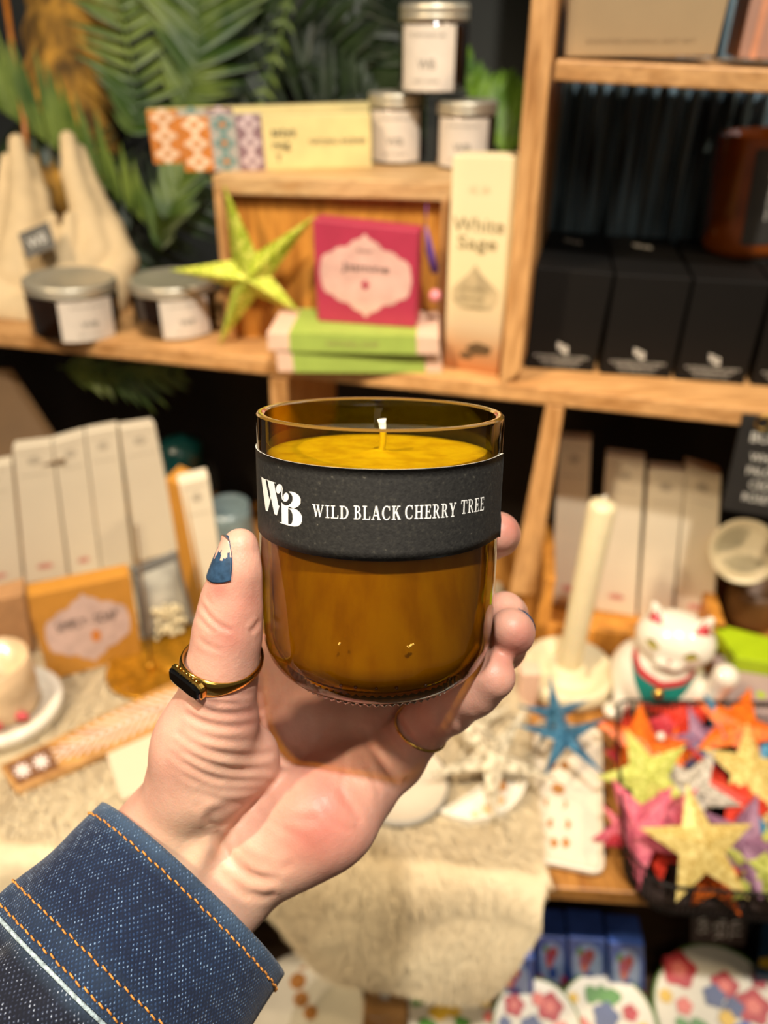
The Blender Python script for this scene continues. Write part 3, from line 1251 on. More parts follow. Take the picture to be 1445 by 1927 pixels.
slab(ctr - up * .0016, sd, ax, up, .0074, .0031, .0020, m_gold, 'bezel', rg)
slab(ctr, sd, ax, up, .0070, .0027, .0013, m_onyx, 'stone', rg)
mb = MB()
for k in range(7):
    mb.ball(c2w(ctr - up * .0006 + ax * .0035 + sd * (k - 3) * .0015), .00055, 8, 6)
mb.build('beading', m_gold, rg, smooth=True)
pc = ccoord(790, 1372, .2770)
pax = ccoord(842, 1330, .267) - ccoord(742, 1428, .284)
ring_band(pc, pax / np.linalg.norm(pax) + np.array([-.15, .05, -.1]), (0, 0, 1), .0091, .0012, .0007, 'little_finger_ring', m_gold,
          label='thin plain gold band on the little finger')

# ---- denim sleeve
m_denim = NT('dark_blue_denim')
_b = m_denim.n('ShaderNodeBsdfPrincipled', i_Roughness=0.85)
_b.inputs['Specular IOR Level'].default_value = 0.25
_b.inputs['Sheen Weight'].default_value = 0.15
_uv = m_denim.n('ShaderNodeUVMap', uv_map='UVMap')
_nzd = m_denim.n('ShaderNodeTexNoise', i_Scale=26.0, i_Detail=2.0)
m_denim.l(_uv.outputs[0], _nzd.inputs['Vector'])
_add = m_denim.n('ShaderNodeVectorMath', operation='MULTIPLY_ADD')
m_denim.l(_nzd.outputs['Color'], _add.inputs[0])
_add.inputs[1].default_value = (.0035, .0035, 0)
m_denim.l(_uv.outputs[0], _add.inputs[2])
_w1 = m_denim.n('ShaderNodeTexWave', wave_type='BANDS', bands_direction='X', wave_profile='SIN', i_Scale=270.0, i_Distortion=2.2)
_w1.inputs['Detail Scale'].default_value = 8
_mpA = m_denim.n('ShaderNodeMapping')
_mpA.inputs['Rotation'].default_value = (0, 0, math.radians(-32))
m_denim.l(_add.outputs[0], _mpA.inputs[0])
m_denim.l(_mpA.outputs[0], _w1.inputs['Vector'])
_w2 = m_denim.n('ShaderNodeTexWave', wave_type='BANDS', bands_direction='X', wave_profile='SIN', i_Scale=310.0, i_Distortion=1.6)
_mpB = m_denim.n('ShaderNodeMapping')
_mpB.inputs['Rotation'].default_value = (0, 0, math.radians(38))
m_denim.l(_add.outputs[0], _mpB.inputs[0])
m_denim.l(_mpB.outputs[0], _w2.inputs['Vector'])
_mu = m_denim.n('ShaderNodeMath', operation='MULTIPLY')
m_denim.l(_w1.outputs['Fac'], _mu.inputs[0])
m_denim.l(_w2.outputs['Fac'], _mu.inputs[1])
_nf = m_denim.n('ShaderNodeTexNoise', i_Scale=420.0, i_Detail=2.0)
m_denim.l(_uv.outputs[0], _nf.inputs['Vector'])
_nb = m_denim.n('ShaderNodeTexNoise', i_Scale=48.0, i_Detail=4.0)
_mpC = m_denim.n('ShaderNodeMapping')
_mpC.inputs['Scale'].default_value = (1, .45, 1)
m_denim.l(_uv.outputs[0], _mpC.inputs[0])
m_denim.l(_mpC.outputs[0], _nb.inputs['Vector'])
_m3 = m_denim.n('ShaderNodeMath', operation='MULTIPLY')
m_denim.l(_mu.outputs[0], _m3.inputs[0])
_rf = ramp(m_denim, [(.38, (.25, .25, .25, 1)), (.62, (1, 1, 1, 1))])
m_denim.l(_nf.outputs['Fac'], _rf.inputs[0])
m_denim.l(_rf.outputs[0], _m3.inputs[1])
_rd = ramp(m_denim, [(.04, lin('0c1930')), (.28, lin('152747')), (.60, lin('274469')), (.92, lin('8aa4bd'))])
m_denim.l(_m3.outputs[0], _rd.inputs[0])
_rb = ramp(m_denim, [(.35, (.62, .62, .70, 1)), (.55, (1, 1, 1, 1)), (.75, (1.35, 1.4, 1.35, 1))])
m_denim.l(_nb.outputs['Fac'], _rb.inputs[0])
_mm = m_denim.n('ShaderNodeMix', data_type='RGBA', blend_type='MULTIPLY')
_mm.inputs[0].default_value = 1
m_denim.l(_rd.outputs[0], _mm.inputs[6])
m_denim.l(_rb.outputs[0], _mm.inputs[7])
# worn lighter along the folded edge and the seams
_sv = m_denim.n('ShaderNodeSeparateXYZ')
m_denim.l(_uv.outputs[0], _sv.inputs[0])
_rw = ramp(m_denim, [(0.0, (.95, .95, .9, 1)), (.0035, (.55, .55, .5, 1)), (.006, (.05, .05, .05, 1)), (.030, (.0, .0, .0, 1)), (.0345, (.30, .30, .28, 1)), (.038, (.02, .02, .02, 1)), (.0425, (.5, .5, .5, 1)), (.047, (0, 0, 0, 1))])
m_denim.l(_sv.outputs[1], _rw.inputs[0])
_wm = m_denim.n('ShaderNodeMath', operation='MULTIPLY')
m_denim.l(_rw.outputs[0], _wm.inputs[0])
m_denim.l(_nb.outputs['Fac'], _wm.inputs[1])
_mw = m_denim.n('ShaderNodeMix', data_type='RGBA')
m_denim.l(_wm.outputs[0], _mw.inputs[0])
m_denim.l(_mm.outputs[2], _mw.inputs[6])
_mw.inputs[7].default_value = lin('4f6880')
m_denim.l(_mw.outputs[2], _b.inputs['Base Color'])
_bp = m_denim.n('ShaderNodeBump', i_Strength=0.7, i_Distance=0.0004)
m_denim.l(_m3.outputs[0], _bp.inputs['Height'])
m_denim.l(_bp.outputs[0], _b.inputs['Normal'])
m_denim.l(_b.outputs[0], m_denim.out.inputs[0])
m_denim = m_denim.m
m_denim_dark = m_denim.copy()
m_denim_dark.name = 'worn_black_blue_denim'
for nd in m_denim_dark.node_tree.nodes:
    if nd.type == 'VALTORGB' and len(nd.color_ramp.elements) == 4:
        for e, c_ in zip(nd.color_ramp.elements, ('0b0f1c', '171c2c', '343c50', '9aa2ae')):
            e.color = lin(c_)
m_stitch = pbr('orange_thread', 'c98337', 0.6, noise=0.3, scale=900)
m_cord = pbr('pale_denim_piping', '9fb0b4', 0.8, noise=0.35, scale=700, bump=.5, bscale=1500)

C0 = ccoord(360, 1672, 0.263)         # middle of the cuff opening
UPN = np.cross(SIDE, AH)              # out of the sleeve towards the viewer
if UPN[2] < 0:
    UPN = -UPN
SA, SBk = 0.0425, 0.0300


def slv(a, s, off=0.0):
    """point on the sleeve: angle (0 = towards the viewer), distance s back from the opening"""
    sa = SA * (1 + .9 * s) + off
    sb = SBk * (1 + 1.2 * s) + off
    p = C0 - AH * s + SIDE * math.sin(a) * sa + UPN * math.cos(a) * sb
    fold = 0
    if s > 0.012:
        k = min(1, (s - .012) / .03)
        fold = k * (.0010 * math.sin(a * 5 + s * 70) + .0008 * math.sin(a * 9 - s * 110 + 1) + .0006 * math.sin(s * 190 + a * 3))
    if s > .0405:
        fold += .0009 * math.sin(a * 13 + s * 240) * min(1, (s - .0405) / .008)
    return p + (SIDE * math.sin(a) + UPN * math.cos(a)) * fold


def tube_uv(name, s0, s1, ns, off, mat, parent, lipin=0.0, na=220, label=None):
    rows = []
    for k in range(ns + 1):
        rows.append((s0 + (s1 - s0) * k / ns, off))
    if lipin:
        rows = [(s0 + .018, off - lipin), (s0 + .002, off - lipin), (s0 + .0003, off - lipin * .75), (s0 - .0002, off - lipin * .4), (s0 + .0002, off - lipin * .12)] + rows
    V, Fc, UV = [], [], []
    for i, (s, o) in enumerate(rows):
        for k in range(na + 1):
            a = 2 * PI * k / na + PI
            V.append(c2w(slv(a, s, o)))
            UV.append((a * .036, s - (.004 if i < len(rows) - ns - 1 else 0)))
    for i in range(len(rows) - 1):
        for k in range(na):
            q = i * (na + 1) + k
            Fc.append((q, q + 1, q + na + 2, q + na + 1))
    o = part(name, V, Fc, mat, parent, smooth=True, label=label)
    ul = o.data.uv_layers.new(name='UVMap')
    for lp_ in o.data.loops:
        ul.data[lp_.index].uv = UV[lp_.vertex_index]
    return o


sleeve = tube_uv('denim_sleeve', .0400, .150, 60, -.0006, m_denim_dark, person, label='dark worn denim of the jacket sleeve')
cuff = tube_uv('cuff', 0, .0420, 30, .0006, m_denim, person, lipin=.0022, label='turned blue denim cuff with orange stitching')


def stitches(name, s, parent, pitch=.00270, ln=.0019, off=.0010, r=.00030, n0=-2.2, n1=2.2):
    mb = MB()
    a = n0
    while a < n1:
        da = pitch / math.hypot(SA * math.cos(a), SBk * math.sin(a))
        fa = da * ln / pitch
        wob = .0002 * math.sin(a * 37)
        pts = []
        for f, h in ((0, -.0003), (.25, .0001), (.5, .0002), (.75, .0001), (1, -.0003)):
            pts.append(c2w(slv(a + fa * f, s + wob + (.0003 * (f - .5)), off + h)))
        mb.tube(pts, r, 6)
        a += da
    return mb.build(name, m_stitch, parent, smooth=True)


stitches('stitching', .0050, cuff)
stitches('stitching', .0335, cuff)
stitches('stitching', .0400, cuff)
mb = MB()
mb.tube([c2w(slv(a, .0427, .0006)) for a in np.linspace(-2.4, 2.4, 160)], .00062, 8)
mb.build('piping', m_cord, cuff, smooth=True)
# ================================================================== THE SHOP DISPLAY
ZT, ZL = CAMZ - 0.62, CAMZ - 0.86          # table top, lower shelf
ZS = CAMZ - 0.285                            # top of the long display shelf
m_wood = wood('warm_pine', 'a8743c', 'd2a066', 0.55)
m_wood2 = wood('pale_pine', 'b98a52', 'd9b27c', 0.55)
m_ply = wood('amber_plywood', 'a86a22', 'd8953e', 0.45, ax='Z')
m_wooddark = wood('dark_stained_wood', '2c1d0e', '4a3218', 0.6)
m_woodZ = wood('upright_pine', 'a8743c', 'd2a066', 0.55, ax='Z')
m_wall = pbr('charcoal_wall', '30322f', 0.85, noise=0.25, scale=6)
m_floor = wood('shop_floor', '3d2c1c', '5a4229', 0.6)

SPA = hit_z(0, 624, ZS)
SPB = hit_z(1445, 773, ZS)
SU = (SPB - SPA)
SU.z = 0
SU.normalize()
SN = Vector((0, 0, 1)).cross(SU).normalized()
if SN.y < 0:
    SN = -SN
UP = Vector((0, 0, 1))


def sp(px, py, off=0.0):
    """on the vertical front plane of the shelving, or 'off' metres behind it"""
    return hit_pl(px, py, SPA + SN * off, SN)


def spz(px, py, z):
    return hit_z(px, py, z)


def structure(name, mb_or, mats, **kw):
    o = mb_or.build(name, mats, None, **kw)
    o['kind'] = 'structure'
    return o


wallP = SPA + SN * 0.55
a, b = wallP - SU * 1.2, wallP + SU * 2.2
mb = MB().prism([Vector((a.x, a.y, 0)), Vector((b.x, b.y, 0)), Vector((b.x, b.y, 2.7)), Vector((a.x, a.y, 2.7))], SN * .05)
structure('wall_back', mb, m_wall)
mb = MB().prism([Vector((-2.2, -2.4, 0)), Vector((2.4, -2.4, 0)), Vector((2.4, 2.0, 0)), Vector((-2.2, 2.0, 0))], (0, 0, -.05))
structure('floor', mb, m_floor)
m_wall2 = pbr('warm_plaster', '8a7458', 0.8, noise=0.15, scale=5)

# ---- shelving: posts and boards, front faces on the front plane
shelving = thing('wooden_shelving', 'rustic pine shelving with crate compartments behind the hand', 'shelving', sp(722, 745))


def board(name, corners, depth, mat=m_wood, par=None, off=0.0, bev=.0015):
    P = [sp(x, y, off) for x, y in corners]
    mb = MB().prism(P, SN * depth)
    return mb.build(name, mat, par or shelving, bevel=bev)


# long shelf: level top, front face down to its lower edge
tl, tr = SPA - SU * .25, SPB + SU * .35
low = sp(722, 732)
th_ = ZS - low.z
mb = MB().prism([tl, tr, tr - UP * .0175, tl - UP * .0175], SN * .21)
mb.build('shelf_board', m_wood, shelving, bevel=.002)
board('upright', [(1004, -60), (1054, -60), (979, 700), (939, 733)], .20, m_woodZ)
board('shelf_board', [(1046, 112), (1560, 136), (1560, 182), (1040, 152)], .20)
board('upright', [(1027, 762), (1062, 767), (1006, 1120), (958, 1120)], .16, m_woodZ)
board('upright', [(506, 712), (541, 715), (548, 900), (516, 900)], .16, m_woodZ)

# ---- riser crate on the shelf
crate = thing('wooden_crate', 'small open pine crate lying on its side on the shelf, carrying incense boxes and jars', 'crate', spz(600, 640, ZS))
cbl, cbr = spz(428, 640, ZS), spz(838, 664, ZS)
ce = (cbr - cbl).normalized()
cn = UP.cross(ce).normalized()
if cn.y < 0:
    cn = -cn
ctl = hit_pl(397, 322, cbl, cn)
ctr_ = hit_pl(850, 352, cbl, cn)
ZC = (ctl.z + ctr_.z) / 2
ctl.z = ctr_.z = ZC
cD = cn * .105
tk = .0165
MB().prism([ctl, ctr_, ctr_ - UP * tk, ctl - UP * tk], cD).build('top_board', m_wood2, crate, bevel=.0012)
MB().prism([cbl, cbl + ce * .009, ctl + ce * .009 - UP * tk, ctl - UP * tk], cD).build('side_board', m_woodZ, crate, bevel=.001)
MB().prism([cbr, cbr - ce * .009, ctr_ - ce * .009 - UP * tk, ctr_ - UP * tk], cD).build('side_board', m_woodZ, crate, bevel=.001)
MB().prism([cbl + ce * .009, cbr - ce * .009, ctr_ - ce * .009 - UP * tk, ctl + ce * .009 - UP * tk], cn * .006).build('front_panel', m_ply, crate).location += cn * .012

# ---- table
m_table = wood('table_pine', '8f5a22', 'b9813c', 0.45, ax='Y')
table = thing('display_table', 'brown wooden display table with a dark front edge under the trays and basket', 'table', (0, .6, 0))
fl_, fr_ = spz(-250, 1585, ZT), spz(1800, 1722, ZT)
bkP = SPA + SN * 0.30
bl_, br_ = bkP - SU * .3, bkP + SU * 1.25
bl_ = Vector((bl_.x, bl_.y, ZT)) - SN * .02
br_ = Vector((br_.x, br_.y, ZT)) - SN * .02
MB().prism([fl_, fr_, br_, bl_], (0, 0, -.018)).build('table_top', m_table, table, bevel=.002)
fe = (fr_ - fl_).normalized()
fnn = UP.cross(fe).normalized()
if fnn.y < 0:
    fnn = -fnn
f0, f1 = fl_ + fnn * .03 - UP * .019, fr_ + fnn * .03 - UP * .019
MB().prism([f0, f1, f1 - UP * .045, f0 - UP * .045], fnn * .02).build('apron', m_wooddark, table)
for q in (fl_ + fnn * .04 + fe * .05, fr_ + fnn * .04 - fe * .05, bl_ - SN * .05 + SU * .05, br_ - SN * .05 - SU * .08):
    MB().prism([q + Vector((-.02, -.02, -.018)), q + Vector((.02, -.02, -.018)), q + Vector((.02, .02, -.018)), q + Vector((-.02, .02, -.018))],
               (0, 0, -(ZT - .019))).build('leg', m_wooddark, table)
# lower shelf of the table
l0 = fl_ + fnn * -.16
l1 = fr_ + fnn * -.16
for q in (l0, l1):
    q.z = ZL
lowsh = thing('low_display_bench', 'low dark wooden bench in front of the table, carrying the flowered ware', 'bench', (0, .4, 0))
MB().prism([l0, l1, l1 + fnn * .42, l0 + fnn * .42], (0, 0, -.018)).build('bench_top', m_wooddark, lowsh, bevel=.001)
for q in (l0 + fe * .08 + fnn * .03, l1 - fe * .08 + fnn * .03, l0 + fe * .08 + fnn * .38, l1 - fe * .08 + fnn * .38):
    MB().prism([q + Vector((-.02, -.02, -.018)), q + Vector((.02, -.02, -.018)), q + Vector((.02, .02, -.018)), q + Vector((-.02, .02, -.018))],
               (0, 0, -(ZL - .019))).build('leg', m_wooddark, lowsh)


# ---- generic helpers for goods
def qbox(bl, br, tr, tl, z=None, pl=None, off=0.0):
    """front face of a box standing on height z (both lower corners on it) or on the shelving plane"""
    if z is not None:
        a, b = spz(*bl, z), spz(*br, z)
        e = (b - a).normalized()
        n = UP.cross(e).normalized()
        if n.y < 0:
            n = -n
        return Quad(a, b, hit_pl(*tr, a, n), hit_pl(*tl, a, n)), n
    n = SN
    return Quad(sp(*bl, off), sp(*br, off), sp(*tr, off), sp(*tl, off)), n


def carton(name, label, cat, q, n, depth, mat, group=None, lean=0.0, bev=.0008, partname='carton'):
    t = thing(name, label, cat, (q.p[0] + q.p[1]) / 2, group)
    MB().prism(q.p, n * depth).build(partname, mat, t, bevel=bev)
    return t


def fr_pts(pts):
    return [(u, v) for u, v in pts]


m_dkgrey_print = pbr('grey_print', '6c675c', 0.7)
m_blk_print = pbr('black_print', '2a2622', 0.7)
m_white_print = pbr('white_print', 'd8d4c8', 0.7)

# ---- amber jars with metal lids
m_ambjar = pbr('dark_amber_jar', '1c0d04', 0.08, noise=0.2, coat=0.6)
m_lid = pbr('brushed_tin_lid', 'cfc8b4', 0.42, metal=.75, noise=0.08, scale=30)
m_paper = pbr('off_white_label', 'd9cdbd', 0.75, noise=0.04)
m_jarwax = pbr('jar_wax', 'e8d9b8', .5)


def jar(name, label, base, up, R, H, lidH, lab_c, lab_half, lab_v, text=None, group='small amber candle jars with tin lids'):
    """lab_c: label centre angle (0 = towards the camera), lab_half: half angle, lab_v: (low, high) fraction"""
    base, up = Vector(base), Vector(up).normalized()
    t = thing(name, label, 'jar', base, group)
    f = (ORI - base)
    f = (f - up * f.dot(up)).normalized()
    s = up.cross(f).normalized()            # to the right seen from the camera
    Hb = H - lidH
    mb = MB().lathe([(0, .001), (R * .8, 0), (R * .93, .0015), (R, .005), (R, Hb * .90), (R * .96, Hb * .97), (R * .9, Hb)], base, up, 48)
    mb.build('glass_body', m_ambjar, t, smooth=True)
    mb = MB().lathe([(R * .97, 0), (R * 1.01, .0006), (R * 1.01, lidH * .35), (R * .985, lidH * .42), (R * 1.01, lidH * .5), (R * 1.01, lidH * .86), (R * .97, lidH * .98), (R * .93, lidH), (R * .90, lidH * .93),
                     (0, lidH * .93)], base + up * (Hb - .002), up, 64)
    mb.build('lid', m_lid, t, smooth=True)
    V, Fc = [], []
    n = 14
    for i in range(n + 1):
        a = lab_c + (i / n * 2 - 1) * lab_half
        for v in lab_v:
            V.append(base + up * (Hb * v) + (f * math.cos(a) + s * math.sin(a)) * (R + .0004))
    for i in range(n):
        Fc.append((2 * i, 2 * i + 2, 2 * i + 3, 2 * i + 1))
    lb = part('label', V, Fc, m_paper, t, smooth=True)
    # print on the label
    mb = MB()
    for (st, vc, hv, wd) in text or (('WB', .42, .16, .30), ('CANDLE', .85, .05, .6), ('SOY WAX', .16, .05, .45)):
        Vt, Ft, w0 = text_tris(st)
        P = []
        for x, y in Vt:
            u = (x / w0 - .5) * wd
            v = vc + (y - .5) * hv
            a = lab_c + u * 2 * lab_half
            P.append(base + up * (Hb * (lab_v[0] + (lab_v[1] - lab_v[0]) * v)) + (f * math.cos(a) + s * math.sin(a)) * (R + .0007))
        mb.add(P, Ft)
    mb.build('lettering', m_dkgrey_print, lb)
    return t


def jar_at(name, label, cx, pyb, wpx, pyt, z, lab_c, lab_half, lab_v, lidf=.2, up=UP, **kw):
    """centre x, pixel row of the front bottom edge, width in pixels, pixel row of the front lid top"""
    fr = spz(cx, pyb, z)
    d = proj(fr)[2]
    R = wpx / 2 / F * d * 1.04
    back = Vector((fr.x, fr.y, 0)).normalized()
    base = fr + back * R
    lo_, hi_ = .01, .3
    for _ in range(30):
        H = (lo_ + hi_) / 2
        if proj(base + up * H - back * R)[1] > pyt:
            lo_ = H
        else:
            hi_ = H
    return jar(name, label, base, up, R, H, H * lidf, lab_c, lab_half, lab_v, **kw), base, R, H


def tilt(px0, py0, px1, py1, base):
    """direction in the vertical plane facing the camera whose picture runs from one pixel to the other"""
    n = Vector((base.x, base.y, 0)).normalized()
    a, b = hit_pl(px0, py0, base, n), hit_pl(px1, py1, base, n)
    return (b - a).normalized()
# ================================================================== THINGS ON THE UPPER SHELF
j1, jb1, jr1, jh1 = jar_at('candle_jar', 'wide amber jar with a dull tin lid, leftmost on the shelf before the cream hands', 152, 648, 162, 540, ZS, .28, .62, (.05, .93), lidf=.2,
                           up=tilt(160, 640, 143, 530, spz(152, 648, ZS)))
j2, jb2, jr2, jh2 = jar_at('candle_jar', 'wide amber jar with tin lid partly behind the green paper star', 340, 642, 152, 540, ZS, .22, .60, (.06, .93), lidf=.2,
                           up=tilt(345, 640, 330, 530, spz(340, 642, ZS)))
j3, jb3, jr3, jh3 = jar_at('candle_jar', 'small amber jar at the left foot of the stack of three on the crate', 747, 312, 103, 172, ZC, -.10, .95, (.06, .93), lidf=.2)
j4, jb4, jr4, jh4 = jar_at('candle_jar', 'small amber jar at the right foot of the stack of three, behind the sage box', 873, 322, 108, 188, ZC, -.12, .92, (.06, .93), lidf=.2)
zt3 = jb3.z + max(jh3, jh4) - .001
fr_ = (jb3 + jb4) / 2
base5 = Vector((fr_.x, fr_.y, zt3)) - Vector((0, .004, 0))
q5 = proj(base5)
R5 = 124 / 2 / F * q5[2]
jar('candle_jar', 'small amber jar balanced on top of the stack of three on the crate', base5, UP, R5, jh3 * 1.12, jh3 * .22, -.20, .85, (.04, .93))

# ---- long incense boxes printed with tiles
m_cream = pbr('cream_card', 'dccb8c', 0.6, noise=0.05)
m_t_or = pbr('orange_tile_print', 'c97a30', 0.6, noise=0.2, scale=300)
m_t_orl = pbr('pale_orange_tile_print', 'edc9a4', 0.6)
m_t_teal = pbr('teal_tile_print', '6f8f88', 0.6, noise=0.2, scale=300)
m_t_grey = pbr('grey_tile_print', 'a9a69c', 0.6, noise=0.2, scale=300)
m_t_mauve = pbr('mauve_tile_print', '8a6d72', 0.6, noise=0.3, scale=400)
m_t_ml = pbr('pale_mauve_tile_print', 'c9b4b4', 0.6)


def disc2(u, v, ru, rv, n=14, star=0.0, k=6, ph=0):
    return [(u + ru * (1 + star * math.cos(k * a)) * math.cos(a + ph), v + rv * (1 + star * math.cos(k * a)) * math.sin(a + ph)) for a in
            [2 * PI * i / n for i in range(n)]]


def tiles(q, t, u0, bands, name='tile_print'):
    """bands: (width in u, base material idx, motif idx, centre idx)"""
    polys, mi = [], []
    u = u0
    for w, b, m, c in bands:
        polys.append([(u, 0), (u + w, 0), (u + w, 1), (u, 1)])
        mi.append(b)
        u += w
    o = art(q, polys, name, [m_t_or, m_t_orl, m_t_teal, m_t_grey, m_t_mauve, m_t_ml], t, o=.0003, mi=mi)
    polys, mi = [], []
    u = u0
    for w, b, m, c in bands:
        for vc in (.18, .52, .86):
            polys.append(disc2(u + w / 2, vc, w * .34, .15, 24, .22, 4))
            mi.append(m)
        u += w
    art(q, polys, 'medallions', [m_t_or, m_t_orl, m_t_teal, m_t_grey, m_t_mauve, m_t_ml], o, o=.0006, mi=mi)
    polys, mi = [], []
    u = u0
    for w, b, m, c in bands:
        for vc in (.18, .52, .86):
            polys.append(disc2(u + w / 2, vc, w * .12, .05, 12))
            mi.append(c)
        u += w
    art(q, polys, 'medallion_hearts', [m_t_or, m_t_orl, m_t_teal, m_t_grey, m_t_mauve, m_t_ml], o, o=.0009, mi=mi)
    # the bands run over the top edge of the box
    return o


q, n = qbox((349, 323), (700, 316), (697, 214), (334, 221), z=ZC)
ib = carton('incense_box', 'front long cream incense box with orange, teal and mauve tile bands on the crate', 'box', q, n, .022, m_cream, 'tile-printed incense boxes on the crate')
tiles(q, ib, 0, [(.155, 0, 1, 0), (.135, 3, 2, 0), (.135, 4, 5, 4)])
tq = Quad(q.p[3], q.p[2], q.p[2] + n * .022, q.p[3] + n * .022)
art(tq, [[(0, 0), (.155, 0), (.155, 1), (0, 1)], [(.155, 0), (.29, 0), (.29, 1), (.155, 1)], [(.29, 0), (.425, 0), (.425, 1), (.29, 1)]], 'tile_print',
    [m_t_orl, m_t_grey, m_t_ml], ib, o=.0003, mi=[0, 1, 2])
write(q, [('satya', .535, .72, .18, .13), ('nag', .52, .48, .16, .09), ('T', .50, .22, .16, .03), ('NATURAL INCENSE', .82, .52, .10, .30)], 'lettering', m_blk_print, ib)
q, n = qbox((290, 308), (700, 296), (700, 194), (275, 208), z=ZC)
q = Quad(*[p + n * .0 for p in q.p])
ib = carton('incense_box', 'rear long incense box, its orange tiled end sticking out furthest left on the crate', 'box', q, n, .022, m_cream, 'tile-printed incense boxes on the crate')
tiles(q, ib, 0, [(.13, 0, 1, 0), (.12, 3, 2, 0), (.12, 4, 5, 4)])

# ---- tall white sage box
m_sage = NT('cream_to_amber_card')
_b = m_sage.n('ShaderNodeBsdfPrincipled', i_Roughness=0.5)
_tc = m_sage.n('ShaderNodeTexCoord')
_sx = m_sage.n('ShaderNodeSeparateXYZ')
m_sage.l(_tc.outputs['Object'], _sx.inputs[0])
_r = ramp(m_sage, [(0.0, lin('b06a35')), (0.022, lin('b98a5c')), (0.045, lin('cdb38c')), (0.09, lin('e8d3a2')), (.16, lin('efdcae'))])
_mr = m_sage.n('ShaderNodeMath', operation='MULTIPLY')
_mr.inputs[1].default_value = 1.0
m_sage.l(_sx.outputs['Z'], _mr.inputs[0])
m_sage.l(_mr.outputs[0], _r.inputs[0])
m_sage.l(_r.outputs[0], _b.inputs['Base Color'])
m_sage.l(_b.outputs[0], m_sage.out.inputs[0])
m_sage = m_sage.m
q, n = qbox((835, 690), (937, 706), (981, 296), (851, 294), z=ZS)
sg = carton('incense_box', 'tall cream box marked White Sage standing against the post', 'box', q, n, .035, m_sage)
m_sageprint = pbr('sage_print', '8c7a50', 0.6)
m_sagedrop = pbr('sage_drop_print', 'b9a47c', 0.6, noise=.2, scale=80)
art(q, [[(.10, .36), (.09, .41), (.22, .45), (.36, .49), (.46, .535), (.56, .49), (.72, .45), (.88, .41), (.86, .36), (.75, .32), (.25, .32)]], 'arch_print', m_sagedrop, sg)
polys = [[(.44 + .17 * math.cos(a) * .96, .855 + .030 * math.sin(a)), (.44 + .17 * math.cos(a), .855 + .034 * math.sin(a) + .002), (.44 + .02 * math.cos(a), .84)] for a in np.linspace(0, PI, 11)]
art(q, polys, 'crest_print', m_sageprint, sg)
write(q, [('White', .46, .715, .065, .80), ('Sage', .46, .635, .06, .62), ('hand rolled', .46, .42, .022, .42), ('natural', .46, .375, .022, .34), ('incense', .46, .33, .022, .34)],
      'lettering', m_sageprint, sg)
m_leafprint = pbr('brown_leaf_print', '5d4424', 0.7)
art(q, [disc2(.62, .12, .22, .032, 16, .1, 5, .5), disc2(.40, .08, .12, .02, 12, .1, 5)], 'leaf_print', m_leafprint, sg)

# ---- soap boxes in the middle
m_spink = pbr('pale_pink_card', 'd8b49c', 0.6, noise=0.04)
m_sgreen = pbr('soft_green_card', '93a84a', 0.6, noise=0.05)
m_mag = pbr('raspberry_card', 'a8304a', 0.5, noise=0.05)
m_magprint = pbr('blush_print', 'd3a79a', 0.6)


def band(q, n, depth, t, u0, u1, mat):
    e = .0004
    P = [q.at(u0, 0, e), q.at(u1, 0, e), q.at(u1, 1, e) + UP * e, q.at(u0, 1, e) + UP * e]
    mb = MB().prism(P, n * (depth + 2 * e))
    return mb.build('green_sleeve', mat, t)


qB, nB = qbox((523, 709), (832, 694), (829, 660), (516, 666), z=ZS)
qB, nB = qbox((523, 700), (832, 702), (829, 664), (518, 660), z=ZS)
zB = (qB.p[2].z + qB.p[3].z) / 2
for k in (2, 3):
    qB.p[k].z = zB
g1 = carton('soap_box', 'lower pink and green soap box, at the bottom of the pile on the shelf', 'box', qB, nB, .075, m_spink, 'pink and green soap boxes')
band(qB, nB, .075, g1, .10, .90, m_sgreen)
qA, nA = qbox((504, 660), (827, 668), (826, 634), (502, 626), z=zB + .0008)
zA = (qA.p[2].z + qA.p[3].z) / 2
for k in (2, 3):
    qA.p[k].z = zA
g2 = carton('soap_box', 'upper pink and green soap box, directly under the raspberry box', 'box', qA, nA, .075, m_spink, 'pink and green soap boxes')
band(qA, nA, .075, g2, .13, .87, m_sgreen)
write(qA, [('NATURAL SOAP', .5, .5, .3, .3)], 'lettering', m_sageprint, g2)
q, n = qbox((598, 604), (781, 617), (787, 436), (588, 414), z=zA + .0008)
mg = carton('soap_box', 'upright raspberry pink soap box with pale ornate panel, standing on the green boxes', 'box', q, n, .026, m_mag)


def ornate(cu, cv, w, h, n=12):
    """shouldered ogee panel"""
    pts = []
    prof = [(0, 1.0), (.05, .93), (.12, .86), (.24, .82), (.32, .74), (.38, .66), (.55, .64), (.66, .58), (.72, .50), (.86, .46), (.95, .34), (.98, .15), (1.0, 0)]
    for x, y in prof:
        pts.append((x, y))
    right = pts + [(x, -y) for x, y in reversed(pts[:-1])]
    full = right + [(-x, y) for x, y in reversed(right[1:-1])]
    return [(cu + x * w, cv + y * h) for x, y in full]


art(q, [ornate(.5, .50, .455, .43)], 'ornate_panel', m_magprint, mg)
write(q, [('Jasmine', .5, .60, .085, .46), ('SOAP', .5, .76, .03, .14)], 'lettering', m_blk_print, mg, o=.0011)
art(q, [disc2(.5, .42, .035, .045, 10, .2, 4)], 'petal_motif', m_mag, mg, o=.0011)
